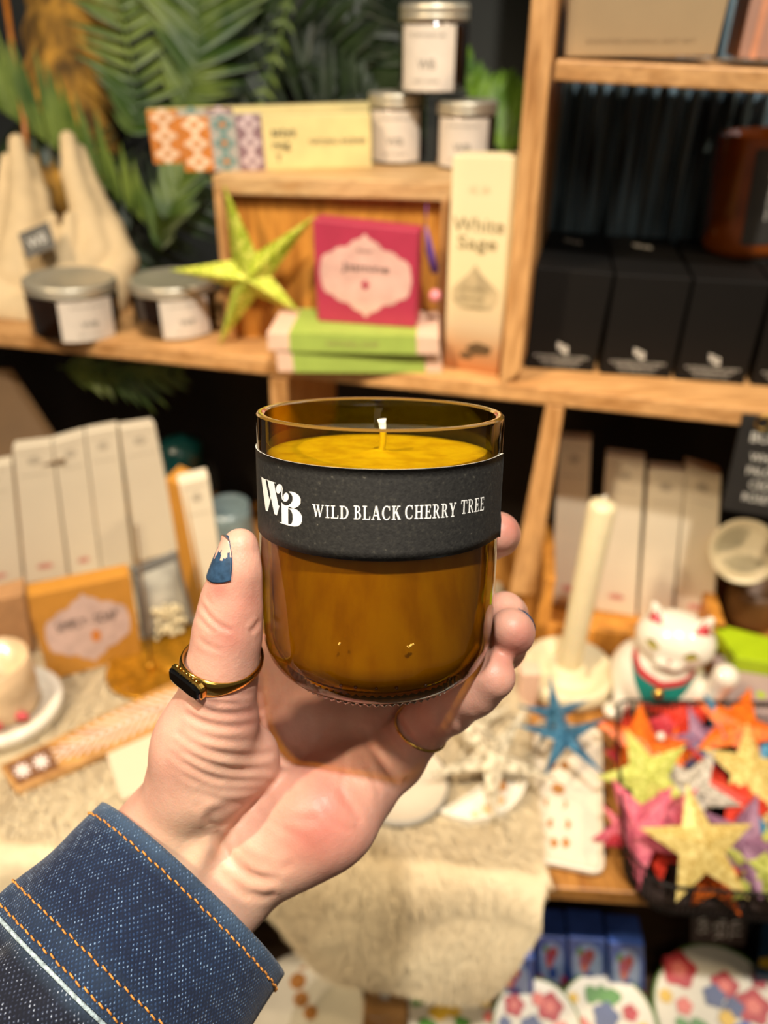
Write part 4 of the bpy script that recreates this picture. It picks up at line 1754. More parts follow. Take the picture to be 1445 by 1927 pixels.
# small purple tag with pink bead beside it
m_purple = pbr('purple_thread', '5f3a8a', 0.7)
m_pinkb = pbr('pink_bead', 'e08a90', 0.4)
tg = thing('tassel', 'small purple tassel with a pink bead hanging beside the raspberry box', 'tassel', q.p[2] + n * .02)
c = q.p[2] + n * .018 + SU * .004
mb = MB().tube([c + UP * .002, c + SU * .004 - UP * .02, c + SU * .010 - UP * .040], [.0006, .004, .0035], 8)
mb.tube([c + UP * .02, c + UP * .002], .0006, 6)
mb.build('thread', m_purple, tg, smooth=True)
MB().ball(c + SU * .011 - UP * .062, .006, 12, 8).build('bead', m_pinkb, tg, smooth=True)

# ---- green paper star
m_green_foil = NT('lime_foil_paper')
_b = m_green_foil.n('ShaderNodeBsdfPrincipled', i_Roughness=0.35, i_Metallic=.35)
_tc = m_green_foil.n('ShaderNodeTexCoord')
_vo = m_green_foil.n('ShaderNodeTexVoronoi', i_Scale=210.0)
m_green_foil.l(_tc.outputs['Object'], _vo.inputs['Vector'])
_r = ramp(m_green_foil, [(0.15, lin('7f9a10')), (0.4, lin('a5b32a')), (0.75, lin('d8d860'))])
m_green_foil.l(_vo.outputs['Distance'], _r.inputs[0])
m_green_foil.l(_r.outputs[0], _b.inputs['Base Color'])
m_green_foil.l(_b.outputs[0], m_green_foil.out.inputs[0])
m_green_foil = m_green_foil.m


def foil(name, c1, c2, metal=.2, rough=.4, scale=230):
    m = m_green_foil.copy()
    m.name = name
    for nd in m.node_tree.nodes:
        if nd.type == 'VALTORGB':
            e = nd.color_ramp.elements
            a, b = lin(c1), lin(c2)
            e[0].color, e[2].color = a, b
            e[1].color = tuple((x + y) / 2 for x, y in zip(a, b))
        if nd.type == 'BSDF_PRINCIPLED':
            nd.inputs['Metallic'].default_value = metal
            nd.inputs['Roughness'].default_value = rough
        if nd.type == 'TEX_VORONOI':
            nd.inputs['Scale'].default_value = scale
    return m


def star_mesh(tips, valleys, mid, nrm, thick):
    """faceted hollow paper star: tips and valleys in its plane, ridges to the raised middle on both sides"""
    n = len(tips)
    V = [mid + nrm * thick, mid - nrm * thick]
    for t, v in zip(tips, valleys):
        V += [t, v]
    Fc = []
    for i in range(n):
        t, v = 2 + 2 * i, 3 + 2 * i
        pv = 3 + 2 * ((i - 1) % n)
        Fc += [(0, pv, t), (0, t, v), (1, t, pv), (1, v, t)]
    return V, Fc


def star_px(tips, mid, d, tipd=None, kin=.30, thick=.014, tilt_=0):
    """paper star whose tips are seen at given pixels; planar, facing roughly the camera at distance d"""
    C = W(*mid, d)
    nrm = (ORI - C).normalized()
    T = []
    for k, (x, y) in enumerate(tips):
        T.append(W(x, y, d + (tipd[k] if tipd else 0)))
    n = len(T)
    Vl = []
    for i in range(n):
        m = ((T[i] - C).normalized() + (T[(i + 1) % n] - C).normalized())
        m.normalize()
        L = ((T[i] - C).length + (T[(i + 1) % n] - C).length) / 2
        Vl.append(C + m * L * kin)
    return star_mesh(T, Vl, C, nrm, thick)


sA = spz(412, 652, ZS)
sNn = cn
_T = [hit_pl(x, y, sA, sNn) for x, y in ((421, 345), (594, 404), (568, 590), (412, 650), (318, 508))]
_C = hit_pl(472, 520, sA, sNn)
_V = []
for i in range(5):
    a_, b_ = _T[i] - _C, _T[(i + 1) % 5] - _C
    _V.append(_C + (a_.normalized() + b_.normalized()).normalized() * (a_.length + b_.length) / 2 * .27)
V, Fc = star_mesh(_T, _V, _C, -sNn, .014)
st = part('paper_star', V, Fc, m_green_foil, None)
tag(st, 'lime green five-pointed paper star leaning between the jar and the raspberry box', 'star')

# ---- cream hands ornament
m_clay = pbr('cream_bisque', 'cdb48a', 0.75, noise=0.08, scale=30, bump=.2, bscale=300)
dH = .90
H_ = lambda x, y, r, d=0: (np.array(W(x, y, dH + d)), r * (dH + d) / F)


def hands_fn(P):
    f = None
    L = [[H_(32, 268, 15), H_(40, 330, 22), H_(48, 420, 34), H_(40, 520, 50)],
         [H_(58, 305, 13, .012), H_(70, 370, 22, .012), H_(78, 450, 34, .01), H_(70, 540, 46)],
         [H_(14, 300, 12, .012), H_(12, 380, 22, .012), H_(5, 480, 34, .01), H_(10, 560, 50)],
         [H_(128, 262, 15), H_(138, 330, 21), H_(165, 410, 30), H_(185, 480, 36), H_(130, 570, 50)],
         [H_(150, 285, 13, .012), H_(172, 360, 20, .012), H_(205, 430, 26, .01), H_(235, 490, 24), H_(190, 570, 48)],
         [H_(98, 412, 12, -.02), H_(92, 450, 20, -.016), H_(70, 520, 34, -.01)],
         [H_(132, 410, 12, -.02), H_(130, 450, 20, -.016), H_(130, 520, 34, -.01)],
         [H_(20, 585, 52), H_(80, 600, 56), H_(150, 600, 50)]]
    for c in L:
        e = chain(P, c, .006)
        f = e if f is None else smin(f, e, .005)
    # flat foot on the shelf
    return smax(f, (ZS - P[:, 2] + .0), .002)


pts = np.array([H_(x, y, 1)[0] for x, y in ((-40, 250), (260, 250), (-40, 660), (260, 660))])
V, Q = surface_nets(hands_fn, pts.min(0) - .06, pts.max(0) + .06, .0022, band=.02)
V = relax(V, Q, 1)
hs = part('hand_ornament', V, [tuple(int(i) for i in q_) for q_ in Q], m_clay, None, smooth=True)
tag(hs, 'cream sculpture of two upright open hands at the left end of the shelf', 'ornament')
m_tag = pbr('grey_card_tag', '57534b', 0.7)
c = W(70, 452, dH - .055)
e1, e2 = (W(98, 440, dH - .055) - c), (W(62, 428, dH - .055) - c)
tp = thing('price_tag', 'small square dark grey tag resting on the cream hands', 'tag', c)
MB().prism([c - e1 - e2, c + e1 - e2, c + e1 + e2, c - e1 + e2], (c - ORI).normalized() * .001).build('card', m_tag, tp)
tqd = Quad(c - e1 - e2, c + e1 - e2, c + e1 + e2, c - e1 + e2)
write(tqd, [('WB', .5, .5, .4, .6)], 'lettering', m_white_print, tp)

# ---- right compartments
m_blackbox = pbr('black_card', '0c0a08', 0.6, noise=0.06, spec=.25)


def mini_logo(q, t, u, v, s, par=None):
    lo_ = MB()
    for poly in LOGO:
        P = [((x - 395) / 430 * s * (q.h / q.w) * 1.0 + u, -(y - 515) / 530 * s + v) for x, y in poly]
        lo_.add([q.at(a, b, .0006) for a, b in P], [tuple(z) for z in tri_fill(P)])
    return lo_.build('logo', m_white_print, t)


for nm, c4 in (('leftmost of the front row, beside the post', ((987, 692), (1116, 701), (1155, 515), (1009, 502))),
               ('second of the front row from the post', ((1128, 703), (1261, 712), (1303, 524), (1160, 516))),
               ('third of the front row from the post', ((1269, 714), (1399, 724), (1452, 533), (1308, 525))),
               ('cut off at the right picture edge', ((1413, 725), (1540, 734), (1604, 542), (1458, 534)))):
    q, n = qbox(*c4, z=ZS)
    for k in (2, 3):
        pass
    t = carton('candle_box', 'black candle box with small white logo, ' + nm, 'box', q, n, .078, m_blackbox, 'black candle boxes in the right compartment')
    mini_logo(q, t, .50, .24, .12)
    write(q, [('AN EXQUISITE NATURAL CANDLE', .5, .145, .022, .78), ('HAND POURED WITH SOY WAX', .5, .105, .022, .62), ('AND ESSENTIAL OILS', .5, .065, .022, .5)],
          'lettering', m_white_print, t)
    if 'cut off' not in nm:
        P = [p + n * .080 for p in q.p]
        q2 = Quad(*P)
        t2 = carton('candle_box', 'rear black candle box ' + {'l': 'nearest the wooden post', 's': 'between two other rear boxes', 't': 'under the amber candle'}[nm[0]],
                    'box', q2, n, .075, m_blackbox, 'black candle boxes in the right compartment')
        tq = Quad(P[3], P[2], P[2] + n * .075, P[3] + n * .075)
        mini_logo(tq, t2, .5, .4, .25)

# amber candle standing on the boxes
zb = q.p[2].z
cb = spz(1400, 497, zb - .001)
d = proj(cb)[2]
Rc = 88 / F * d
cb = cb + Vector((cb.x, cb.y, 0)).normalized() * Rc
upc = tilt(1388, 500, 1430, 270, cb)
ac = thing('candle', 'dark amber bottle candle with a black side label on the black boxes, right edge', 'candle', cb)
m_amb2 = pbr('deep_amber_glass', '7d3c0a', 0.12, noise=.3, scale=14, coat=.6)
MB().lathe([(0, .001), (Rc * .7, 0), (Rc * .9, .004), (Rc * .99, .012), (Rc, .03), (Rc, .108), (Rc * .98, .110), (Rc * .93, .109), (Rc * .92, .095), (0, .095)], cb, upc, 64).build(
    'glass_jar', m_amb2, ac, smooth=True)
f = (ORI - cb)
f = (f - upc * f.dot(upc)).normalized()
s = upc.cross(f)
V, Fc = [], []
for i in range(17):
    a = -.15 + i / 16 * 1.9
    for v in (.018, .100):
        V.append(cb + upc * v + (f * math.cos(a) + s * math.sin(a)) * (Rc + .0005))
for i in range(16):
    Fc.append((2 * i, 2 * i + 2, 2 * i + 3, 2 * i + 1))
lb = part('label', V, Fc, pbr('black_matt_label', '26231f', .7), ac, smooth=True)
mb = MB()
for (stx, h0, h1, a0, a1) in (('WB', .074, .094, .17, .36), ('WILD FIG', .040, .070, .20, .26)):
    Vt, Ft, w0 = text_tris(stx)
    P = []
    for x, y in Vt:
        a = a0 + (a1 - a0) * y
        h = h1 - (h1 - h0) * x / w0
        P.append(cb + upc * h + (f * math.cos(a) + s * math.sin(a)) * (Rc + .0009))
    mb.add(P, Ft)
mb.build('lettering', m_white_print, lb)

# upper right boxes
m_beige = pbr('taupe_card', '9c8460', 0.6, noise=0.05, scale=20)
m_dusty = pbr('dusty_pink_card', 'a37a66', 0.6, noise=0.05, scale=20)
q, n = qbox((1063, 107), (1345, 105), (1392, -90), (1078, -90), off=.02)
t = carton('gift_box', 'large taupe box on the top right shelf', 'box', q, n, .09, m_beige)
write(q, [('SCENTED CANDLE GIFT SET', .5, .16, .035, .72)], 'lettering', pbr('brown_print', '7d6648', .7), t)
q, n = qbox((1388, 109), (1560, 117), (1640, -90), (1432, -90), off=.02)
t = carton('gift_box', 'dusty pink box at the top right corner', 'box', q, n, .09, m_dusty)
m_copper = pbr('copper_strip', 'c98a68', 0.4)
art(q, [[(.12, 0), (.20, 0), (.20, 1), (.12, 1)]], 'stripe', m_copper, t)

# dark tinsel curtain hanging at the back of the right compartment
m_tins = pbr('dark_tinsel', '6a7f8a', 0.4, metal=.3, noise=.95, scale=12, stretch=(6, 6, .6))
V, Fc = [], []
N = 160
c0, c1 = sp(960, 500, .225), sp(1620, 500, .225)
for i in range(N + 1):
    p = c0.lerp(c1, i / N) + SN * (.006 * math.sin(i * .9) + .004 * math.sin(i * 2.3 + 1))
    V += [Vector((p.x, p.y, ZS + .002)), Vector((p.x, p.y, CAMZ + .35))]
for i in range(N):
    Fc.append((2 * i, 2 * i + 2, 2 * i + 3, 2 * i + 1))
cu = part('curtain', V, Fc, m_tins, None, smooth=True)
tag(cu, 'dark shimmering curtain hanging behind the black boxes', 'curtain')
# ================================================================== ARTIFICIAL PALMS
def leafmat(name, c1, c2):
    nt = NT(name)
    b = nt.n('ShaderNodeBsdfPrincipled', i_Roughness=0.45)
    oi = nt.n('ShaderNodeTexCoord')
    nz = nt.n('ShaderNodeTexNoise', i_Scale=18.0, i_Detail=2.0)
    nt.l(oi.outputs['Object'], nz.inputs[0])
    r = ramp(nt, [(.35, lin(c1)), (.65, lin(c2))])
    nt.l(nz.outputs['Fac'], r.inputs[0])
    nt.l(r.outputs[0], b.inputs['Base Color'])
    tl_ = nt.n('ShaderNodeBsdfTranslucent')
    nt.l(r.outputs[0], tl_.inputs[0])
    mx = nt.n('ShaderNodeMixShader')
    mx.inputs[0].default_value = .25
    nt.l(b.outputs[0], mx.inputs[1])
    nt.l(tl_.outputs[0], mx.inputs[2])
    nt.l(mx.outputs[0], nt.out.inputs[0])
    return nt.m


m_leafA = leafmat('fresh_palm_green', '3c5a1e', '7c903c')
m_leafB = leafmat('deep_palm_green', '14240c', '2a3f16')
m_leafC = leafmat('bright_leaf_green', '3f6a10', '7aa024')


def catmull(P, n):
    P = [P[0] * 2 - P[1]] + P + [P[-1] * 2 - P[-2]]
    out = []
    m = len(P) - 3
    for i in range(n + 1):
        t = i / n * m
        k = min(int(t), m - 1)
        t -= k
        a, b, c, d = P[k:k + 4]
        out.append(.5 * ((2 * b) + (c - a) * t + (2 * a - 5 * b + 4 * c - d) * t * t + (-a + 3 * b - 3 * c + d) * t ** 3))
    return out


def leaflet(mb, base, dir_, nrm, L, w, droop=.15):
    dir_ = dir_.normalized()
    side = dir_.cross(nrm).normalized()
    V, Fc = [], []
    n = 5
    for i in range(n + 1):
        t = i / n
        c = base + dir_ * L * t - UP * droop * L * t * t
        ww = w * (math.sin(PI * min(1, t * .9 + .12)) ** .7) * (1 - t ** 3 * .9)
        V += [c - side * ww + nrm * ww * .35, c, c + side * ww + nrm * ww * .35]
    for i in range(n):
        a = i * 3
        Fc += [(a, a + 1, a + 4, a + 3), (a + 1, a + 2, a + 5, a + 4)]
    mb.add(V, Fc)


def frond(path, L, n, w=.006, ang=50, mat=None, par=None, up=None, sides=(1, -1), dz=0.0, droop=.15, r=.002, fixed=None):
    """path: (px, py, depth) of the midrib; leaflets on both sides in the plane facing 'up'"""
    P = catmull([W(*p) for p in path], n)
    nrm = up or (ORI - P[len(P) // 2]).normalized()
    st_mb = MB().tube(P, [r * (1 - .7 * i / n) for i in range(n + 1)], 6)
    stem_o = st_mb.build('frond', mat, par, smooth=True)
    mb = MB()
    for i in range(1, n):
        t = i / n
        T = (P[i + 1] - P[i - 1]).normalized()
        S = T.cross(nrm).normalized()
        l = L * (math.sin(PI * (t * .85 + .12)) ** .6) * random.uniform(.85, 1.1)
        for sgn in sides:
            a = math.radians(ang + random.uniform(-6, 6))
            d = T * math.cos(a) + S * sgn * math.sin(a) + nrm * random.uniform(-.12, .12)
            if fixed is not None:
                d = fixed + S * random.uniform(-.12, .12) + nrm * random.uniform(-.1, .1)
            leaflet(mb, P[i], d, (nrm + S * random.uniform(-.25, .25)).normalized(), l, w, droop)
    mb.build('leaflets', mat, stem_o, smooth=True)


plant = thing('artificial_palm', 'large artificial palm with long narrow green fronds filling the left back', 'plant', W(300, 640, 1.0))
upv = Vector(c2w([0, 1, 0])) - ORI
# (path), leaflet length, count, width
frond([(-30, 185, .98), (60, 245, .97), (190, 345, .96), (330, 470, .97)], .12, 20, .0065, mat=m_leafA, par=plant, fixed=(UP + SU * -.06), sides=(1,), droop=.02)
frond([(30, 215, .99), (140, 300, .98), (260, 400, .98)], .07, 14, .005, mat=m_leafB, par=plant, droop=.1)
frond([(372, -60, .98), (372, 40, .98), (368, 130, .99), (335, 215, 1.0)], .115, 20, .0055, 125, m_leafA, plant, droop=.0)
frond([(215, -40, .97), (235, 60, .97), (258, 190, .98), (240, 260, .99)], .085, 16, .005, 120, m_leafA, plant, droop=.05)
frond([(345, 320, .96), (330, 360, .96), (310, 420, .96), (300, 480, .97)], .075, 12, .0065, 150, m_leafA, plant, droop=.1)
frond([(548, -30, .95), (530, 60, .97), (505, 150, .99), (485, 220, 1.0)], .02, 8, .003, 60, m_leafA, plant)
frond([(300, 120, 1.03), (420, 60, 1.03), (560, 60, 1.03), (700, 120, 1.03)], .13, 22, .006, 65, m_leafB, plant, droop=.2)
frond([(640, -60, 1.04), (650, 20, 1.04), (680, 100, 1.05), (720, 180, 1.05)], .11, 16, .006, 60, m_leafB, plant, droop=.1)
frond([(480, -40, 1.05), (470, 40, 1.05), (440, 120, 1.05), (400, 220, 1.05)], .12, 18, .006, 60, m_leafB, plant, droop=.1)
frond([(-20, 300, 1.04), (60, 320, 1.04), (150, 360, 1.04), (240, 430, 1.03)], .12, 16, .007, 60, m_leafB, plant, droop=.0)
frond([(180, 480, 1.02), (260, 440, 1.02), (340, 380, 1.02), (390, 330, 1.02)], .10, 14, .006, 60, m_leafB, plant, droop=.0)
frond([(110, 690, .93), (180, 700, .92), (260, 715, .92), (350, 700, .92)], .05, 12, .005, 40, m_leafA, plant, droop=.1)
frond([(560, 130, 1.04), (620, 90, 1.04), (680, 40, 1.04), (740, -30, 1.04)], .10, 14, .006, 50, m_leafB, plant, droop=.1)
plant2 = thing('artificial_palm', 'small bright green leafy plant tucked between the jars and the post', 'plant', W(940, 330, .93))
for x0, y0, x1, y1 in ((945, 290, 895, 120), (950, 290, 925, 140), (950, 290, 955, 130), (955, 290, 985, 150), (930, 290, 870, 90), (960, 290, 990, 190)):
    frond([(x0, y0, .95), ((x0 + x1) / 2, (y0 + y1) / 2, .95), (x1, y1, .96)], .035, 9, .0045, 28, m_leafC, plant2, droop=.0)
# fibrous trunk and an orange cane at the far left
m_bark = pbr('fibrous_bark', '8a6420', 0.9, noise=.7, scale=14, bump=1.0, bscale=60, stretch=(3, 3, 1))
m_cane = pbr('orange_cane', 'a8641a', 0.4, noise=.2)
mb = MB()
P = [W(150, -160, 1.06), W(140, 0, 1.06), W(135, 180, 1.06), W(135, 420, 1.04)]
tk_ = thing('palm_trunk', 'golden brown fibrous trunk at the top left corner', 'trunk', P[-1])
V, Fc = [], []
path = catmull(P, 24)
mb.tube(path, [.062 + .004 * math.sin(i * 1.7) for i in range(25)], 28)
mb.build('trunk', m_bark, tk_, smooth=True)
mb = MB().tube([W(2, -60, .95), W(20, 60, .95), W(46, 230, .96), W(52, 300, .96)], .0035, 10)
o = mb.build('cane', m_cane, None, smooth=True)
tag(o, 'thin orange cane leaning at the top left edge', 'cane')
# brown board leaning under the shelf at the left
q = [W(-60, 700, .92), W(10, 700, .92), W(120, 870, .88), W(-60, 900, .88)]
o = MB().prism(q, SN * .012).build('leaning_board', pbr('dull_brown_board', '5e4527', .7, noise=.15, scale=8), None)
tag(o, 'dull brown board leaning in the shadow under the left shelf', 'board')
# ================================================================== THINGS ON THE TABLE
# added dark sheet standing in for the deep shade under the long shelf
m_shade = pbr('black_shade', '15120d', 0.9, noise=.3, scale=10)
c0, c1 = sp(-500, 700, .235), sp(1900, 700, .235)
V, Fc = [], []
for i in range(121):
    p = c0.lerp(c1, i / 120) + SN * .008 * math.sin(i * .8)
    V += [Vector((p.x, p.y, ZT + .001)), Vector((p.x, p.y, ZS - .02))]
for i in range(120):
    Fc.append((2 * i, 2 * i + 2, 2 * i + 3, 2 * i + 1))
o = part('shade_sheet', V, Fc, m_shade, None, smooth=True)
tag(o, 'added black sheet standing in for the shade under the long shelf', 'cloth')

# ---- sheepskin
m_fur = NT('cream_fleece')
_b = m_fur.n('ShaderNodeBsdfPrincipled', i_Roughness=0.85)
_b.inputs['Sheen Weight'].default_value = 0.3
_tc = m_fur.n('ShaderNodeTexCoord')
_nz = m_fur.n('ShaderNodeTexNoise', i_Scale=11.0, i_Detail=3.0)
m_fur.l(_tc.outputs['Object'], _nz.inputs['Vector'])
_r = ramp(m_fur, [(0.3, lin('cdb994')), (0.65, lin('e2d2ae'))])
m_fur.l(_nz.outputs['Fac'], _r.inputs[0])
m_fur.l(_r.outputs[0], _b.inputs['Base Color'])
m_fur.l(_b.outputs[0], m_fur.out.inputs[0])
m_fur = m_fur.m
FU = 0.022      # thickness of the fleece
# parametric sheet: along the table edge (s) and across (t<0 lies on the table, t>0 hangs over the edge)
e0 = spz(-120, 1594, ZT)
e1 = spz(1012, 1646, ZT)
fe2 = (e1 - e0).normalized()
fin = UP.cross(fe2).normalized()
if fin.y < 0:
    fin = -fin
WID = (e1 - e0).length


def hang(s):
    """how far the fleece hangs over the edge at s (0..1)"""
    a = .035 + .01 * math.sin(s * 9)
    b = .100 * math.exp(-((s - .80) / .20) ** 4) + .02 * math.exp(-((s - .93) / .05) ** 2)
    return (a + b) * (1 - .55 * max(0, (s - .86) / .14) ** 2) - .02 * max(0, (.2 - s))


def fur_pt(s, t, h=0.0):
    lump = .0022 * math.sin(s * 19 + t * 3) + .003 * math.sin(s * 9 + t * 5 + 1) + .001 * math.sin(t * 13 + s * 31)
    if t <= 0:
        p = e0 + fe2 * (WID * s) + fin * (-t * .40) + UP * (FU + lump + h)
        # thin out at the rim
        ed = min(1, min(s + .2, 1.0 - s) / .05)
        p.z = ZT + .001 + (p.z - ZT) * max(0, ed) ** .5
        n = UP
    else:
        L = t * hang(s)
        r = .022
        arc = r * PI / 2
        if L < arc:
            a = L / r
            n = (UP * math.cos(a) - fin * math.sin(a))
            p = e0 + fe2 * (WID * s) + UP * (FU - r) - fin * 0 + n * (r + lump + h)
        else:
            n = -fin
            p = e0 + fe2 * (WID * s) + UP * (FU - r - (L - arc)) + n * (r + lump + h + .016 * math.sin(PI * min(1, (L - arc) / .13)))
    return p, n


rug = thing('fur_rug', 'cream long-haired sheepskin lying over the table and hanging over its front edge', 'rug', e0)
V, Fc = [], []
NS, NTt = 90, 80
ts = [-1 + 2 * j / NTt for j in range(NTt + 1)]
for i in range(NS + 1):
    for t in ts:
        V.append(fur_pt(.01 + .965 * i / NS, min(t, .92))[0])
for i in range(NS):
    for j in range(NTt):
        a = i * (NTt + 1) + j
        Fc.append((a, a + 1, a + NTt + 2, a + NTt + 1))
part('hide', V, Fc, m_fur, rug, smooth=True)
V, Fc = [], []
for k in range(95000):
    s, t = random.random() ** .9, random.uniform(-1, 1)
    if random.random() < .12:
        t = random.uniform(.9, 1)
    if random.random() < .06:
        s = random.uniform(.97, 1)
    p, n = fur_pt(s, t)
    L = random.uniform(.012, .026)
    up_ = .62 if t > .05 else .42
    flow = (-fin * .5 + fe2 * (.35 * math.sin(s * 9 + t * 3) + random.uniform(-.22, .22)) - UP * (.2 if t <= 0 else .9))
    d = (n * up_ + flow * .7).normalized()
    sd = d.cross(n + Vector((.01, .02, .03))).normalized() * random.uniform(.0005, .0011)
    q = p + d * L * .55
    q2 = q + (d + flow * .6 - n * .25).normalized() * L * .5
    k0 = len(V)
    V += [p - sd, p + sd, q + sd * .7, q - sd * .7, q2]
    Fc += [(k0, k0 + 1, k0 + 2, k0 + 3), (k0 + 3, k0 + 2, k0 + 4)]
o = part('fleece', V, Fc, m_fur, rug)
o['kind'] = 'stuff'
ZF = ZT + FU + .010      # top of the fleece

# ---- racks with white incense packets
m_white = pbr('white_card', 'dfd2b8', 0.6, noise=0.03, scale=12)
m_redprint = pbr('faded_red_print', 'd09080', 0.7)
m_shadeprint = pbr('pale_grey_print', 'b9ad97', 0.7)


def packet(label, bl, br, tr, tl, z, depth=.018, red=(.5, .12), group='white incense packets', seal=True, head=True):
    q, n = qbox(bl, br, tr, tl, z=z)
    t = carton('incense_packet', label, 'packet', q, n, depth, m_white, group)
    if head:
        art(q, [[(.12, .80), (.88, .80), (.88, .805), (.12, .805)], [(.12, .955), (.88, .955), (.88, .96), (.12, .96)]] + [disc2(.5, .90, .18, .028, 14, .2, 5)], 'printed_crest', m_shadeprint, t)
    if seal:
        art(q, [disc2(red[0], red[1], .20, .022, 16, .15, 6)], 'printed_seal', m_redprint, t)
    return t, q, n


zr = ZT + .012
packet('leftmost white incense packet on the right table, beside the leaning post', (1036, 1135), (1098, 1145), (1112, 829), (1052, 826), zr, seal=True, group='white incense packets on the right')
packet('white incense packet second from the post, with a round red seal low down', (1119, 1148), (1196, 1160), (1214, 866), (1141, 857), zr, group='white incense packets on the right')
packet('white incense packet third from the post, shorter than its right neighbour', (1201, 1160), (1262, 1168), (1290, 888), (1222, 882), zr, seal=False, group='white incense packets on the right')
packet('white incense packet furthest right of the group behind the lucky cat', (1268, 1168), (1342, 1178), (1357, 893), (1292, 874), zr, group='white incense packets on the right')
rk = thing('wooden_rack', 'low wooden rack holding the right white packets upright', 'rack', spz(1170, 1215, ZT))
a, b = spz(1003, 1222, ZT), spz(1345, 1262, ZT)
e = (b - a).normalized()
nn = UP.cross(e)
if nn.y < 0:
    nn = -nn
for nm, P, dv in (('front_board', [a, b, b + UP * .040, a + UP * .040], nn * .008), ('end_board', [a, a + e * .014, a + e * .014 + UP * .105, a + UP * .105], nn * .12),
                  ('end_board', [b - e * .014, b, b + UP * .06, b - e * .014 + UP * .06], nn * .12), ('base', [a, b, b + UP * .010, a + UP * .010], nn * .14)):
    MB().prism(P, dv).build(nm, m_ply, rk, bevel=.001)

# left packets, fanned to the left
zl = ZT + .03
packet('leftmost white incense packet on the left, cut off by the picture edge', (-50, 1120), (44, 1100), (22, 870), (-70, 888), zl, group='white incense packets on the left')
packet('white incense packet second from the left edge, its top stepping up', (48, 1099), (128, 1086), (97, 834), (24, 843), zl, group='white incense packets on the left')
packet('middle white incense packet of the left row', (132, 1087), (190, 1076), (158, 816), (99, 833), zl, group='white incense packets on the left', seal=True)
packet('white incense packet right of the middle one in the left row', (192, 1076), (250, 1066), (220, 804), (160, 815), zl, group='white incense packets on the left', seal=False)
packet('tallest white incense packet, right end of the left row', (259, 1058), (340, 1036), (291, 797), (226, 807), zl + .01, group='white incense packets on the left', seal=False)
_, qq, _ = packet('narrow white packet standing alone right of the left row, beside an orange box', (392, 1195), (436, 1185), (392, 896), (336, 910), ZT + .002, depth=.02, group='white incense packets on the left', seal=False)
q, n = qbox((360, 1190), (398, 1198), (345, 915), (311, 900), z=ZT + .001)
m_orange = pbr('orange_card', 'b9802f', 0.55, noise=.05)
carton('incense_box', 'narrow orange box standing between the white packets on the left', 'box', q, n, .03, m_orange)
rk2 = thing('display_step', 'low cream step under the left white packets', 'step', spz(150, 1130, ZT))
a, b = spz(-80, 1140, ZT), spz(345, 1078, ZT)
e = (b - a).normalized()
nn = UP.cross(e)
if nn.y < 0:
    nn = -nn
MB().prism([a, b, b + UP * .029, a + UP * .029], nn * .10).build('step', m_wood2, rk2, bevel=.002)

# ---- orange soap box leaning in front of them
q, n = qbox((92, 1282), (268, 1233), (245, 1082), (52, 1123), z=ZF)
ob = carton('soap_box', 'orange soap box with a mauve ornate panel standing on the sheepskin', 'box', q, n, .022, m_orange)
m_mauvep = pbr('mauve_panel_print', 'c2a69c', 0.6)
art(q, [ornate(.5, .50, .43, .42)], 'ornate_panel', m_mauvep, ob)
write(q, [('SIMPLY - SOAP', .5, .60, .11, .62)], 'lettering', m_blk_print, ob, o=.0011)
art(q, [disc2(.56, .40, .05, .07, 14, .15, 6)], 'flower_motif', m_t_or, ob, o=.0011)
# peach box at the edge
m_peach = pbr('peach_card', 'b98a5c', 0.6, noise=.08)
q, n = qbox((-60, 1250), (62, 1222), (44, 1118), (-70, 1146), z=ZF)
carton('soap_box', 'plain peach brown box at the left picture edge beside the orange box', 'box', q, n, .03, m_peach)

# crystal bag with a card back
q, n = qbox((272, 1212), (368, 1178), (333, 1040), (250, 1074), z=ZF)
m_bag = pbr('frosted_bag', 'a9a69a', 0.25, noise=.2, scale=40, coat=.4)
m_salt = pbr('cream_salt_crystals', 'd8c9a2', 0.5, noise=.3, scale=150, bump=1, bscale=150)
bagt = thing('crystal_bag', 'clear bag of cream crystals on a grey card, between the orange box and the thumb', 'bag', q.p[0])
MB().prism(q.p, n * .006).build('card', pbr('slate_card', '6b6a66', .6), bagt)
mb = MB()
V = []
for i in range(9):
    for j in range(9):
        u, v = i / 8, j / 8
        V.append(q.at(.08 + .84 * u, .06 + .86 * v, .001 + .012 * math.sin(PI * u) ** .6 * math.sin(PI * v) ** .5))
mb.add(V, [(i * 9 + j, (i + 1) * 9 + j, (i + 1) * 9 + j + 1, i * 9 + j + 1) for i in range(8) for j in range(8)])
mb.build('bag', m_bag, bagt, smooth=True)
mb = MB()
for k in range(60):
    u, v = random.uniform(.2, .8), random.uniform(.1, .5)
    mb.ball(q.at(u, v, .012), random.uniform(.002, .004), 6, 4)
o = mb.build('crystals', m_salt, bagt)
o['kind'] = 'stuff'

# teal pot and grey glass in the shade
m_teal = pbr('dark_teal_glaze', '0f4a4a', 0.3, noise=.2, coat=.5)
tp = spz(352, 930, ZT + .06)
t = thing('round_pot', 'dark teal round pot in the shade behind the narrow packets', 'pot', Vector((tp.x, tp.y, ZT)))
MB().lathe([(0, 0), (.028, 0), (.034, .02), (.036, .06), (.034, .10), (.026, .115), (.030, .122), (.030, .140), (.010, .150), (0, .150)], (tp.x, tp.y, ZT), UP, 40).build('pot', m_teal, t, smooth=True)
tp = spz(445, 1080, ZT)
m_greyglass = pbr('grey_blue_glass', '6f7f80', 0.25, noise=.15, coat=.5)
t = thing('glass_vase', 'pale grey blue glass vase half hidden behind the candle at its left', 'vase', tp)
MB().lathe([(0, 0), (.024, 0), (.030, .02), (.032, .06), (.028, .095), (.027, .11), (.024, .108), (.026, .06), (0, .01)], tp, UP, 40).build('vase', m_greyglass, t, smooth=True)

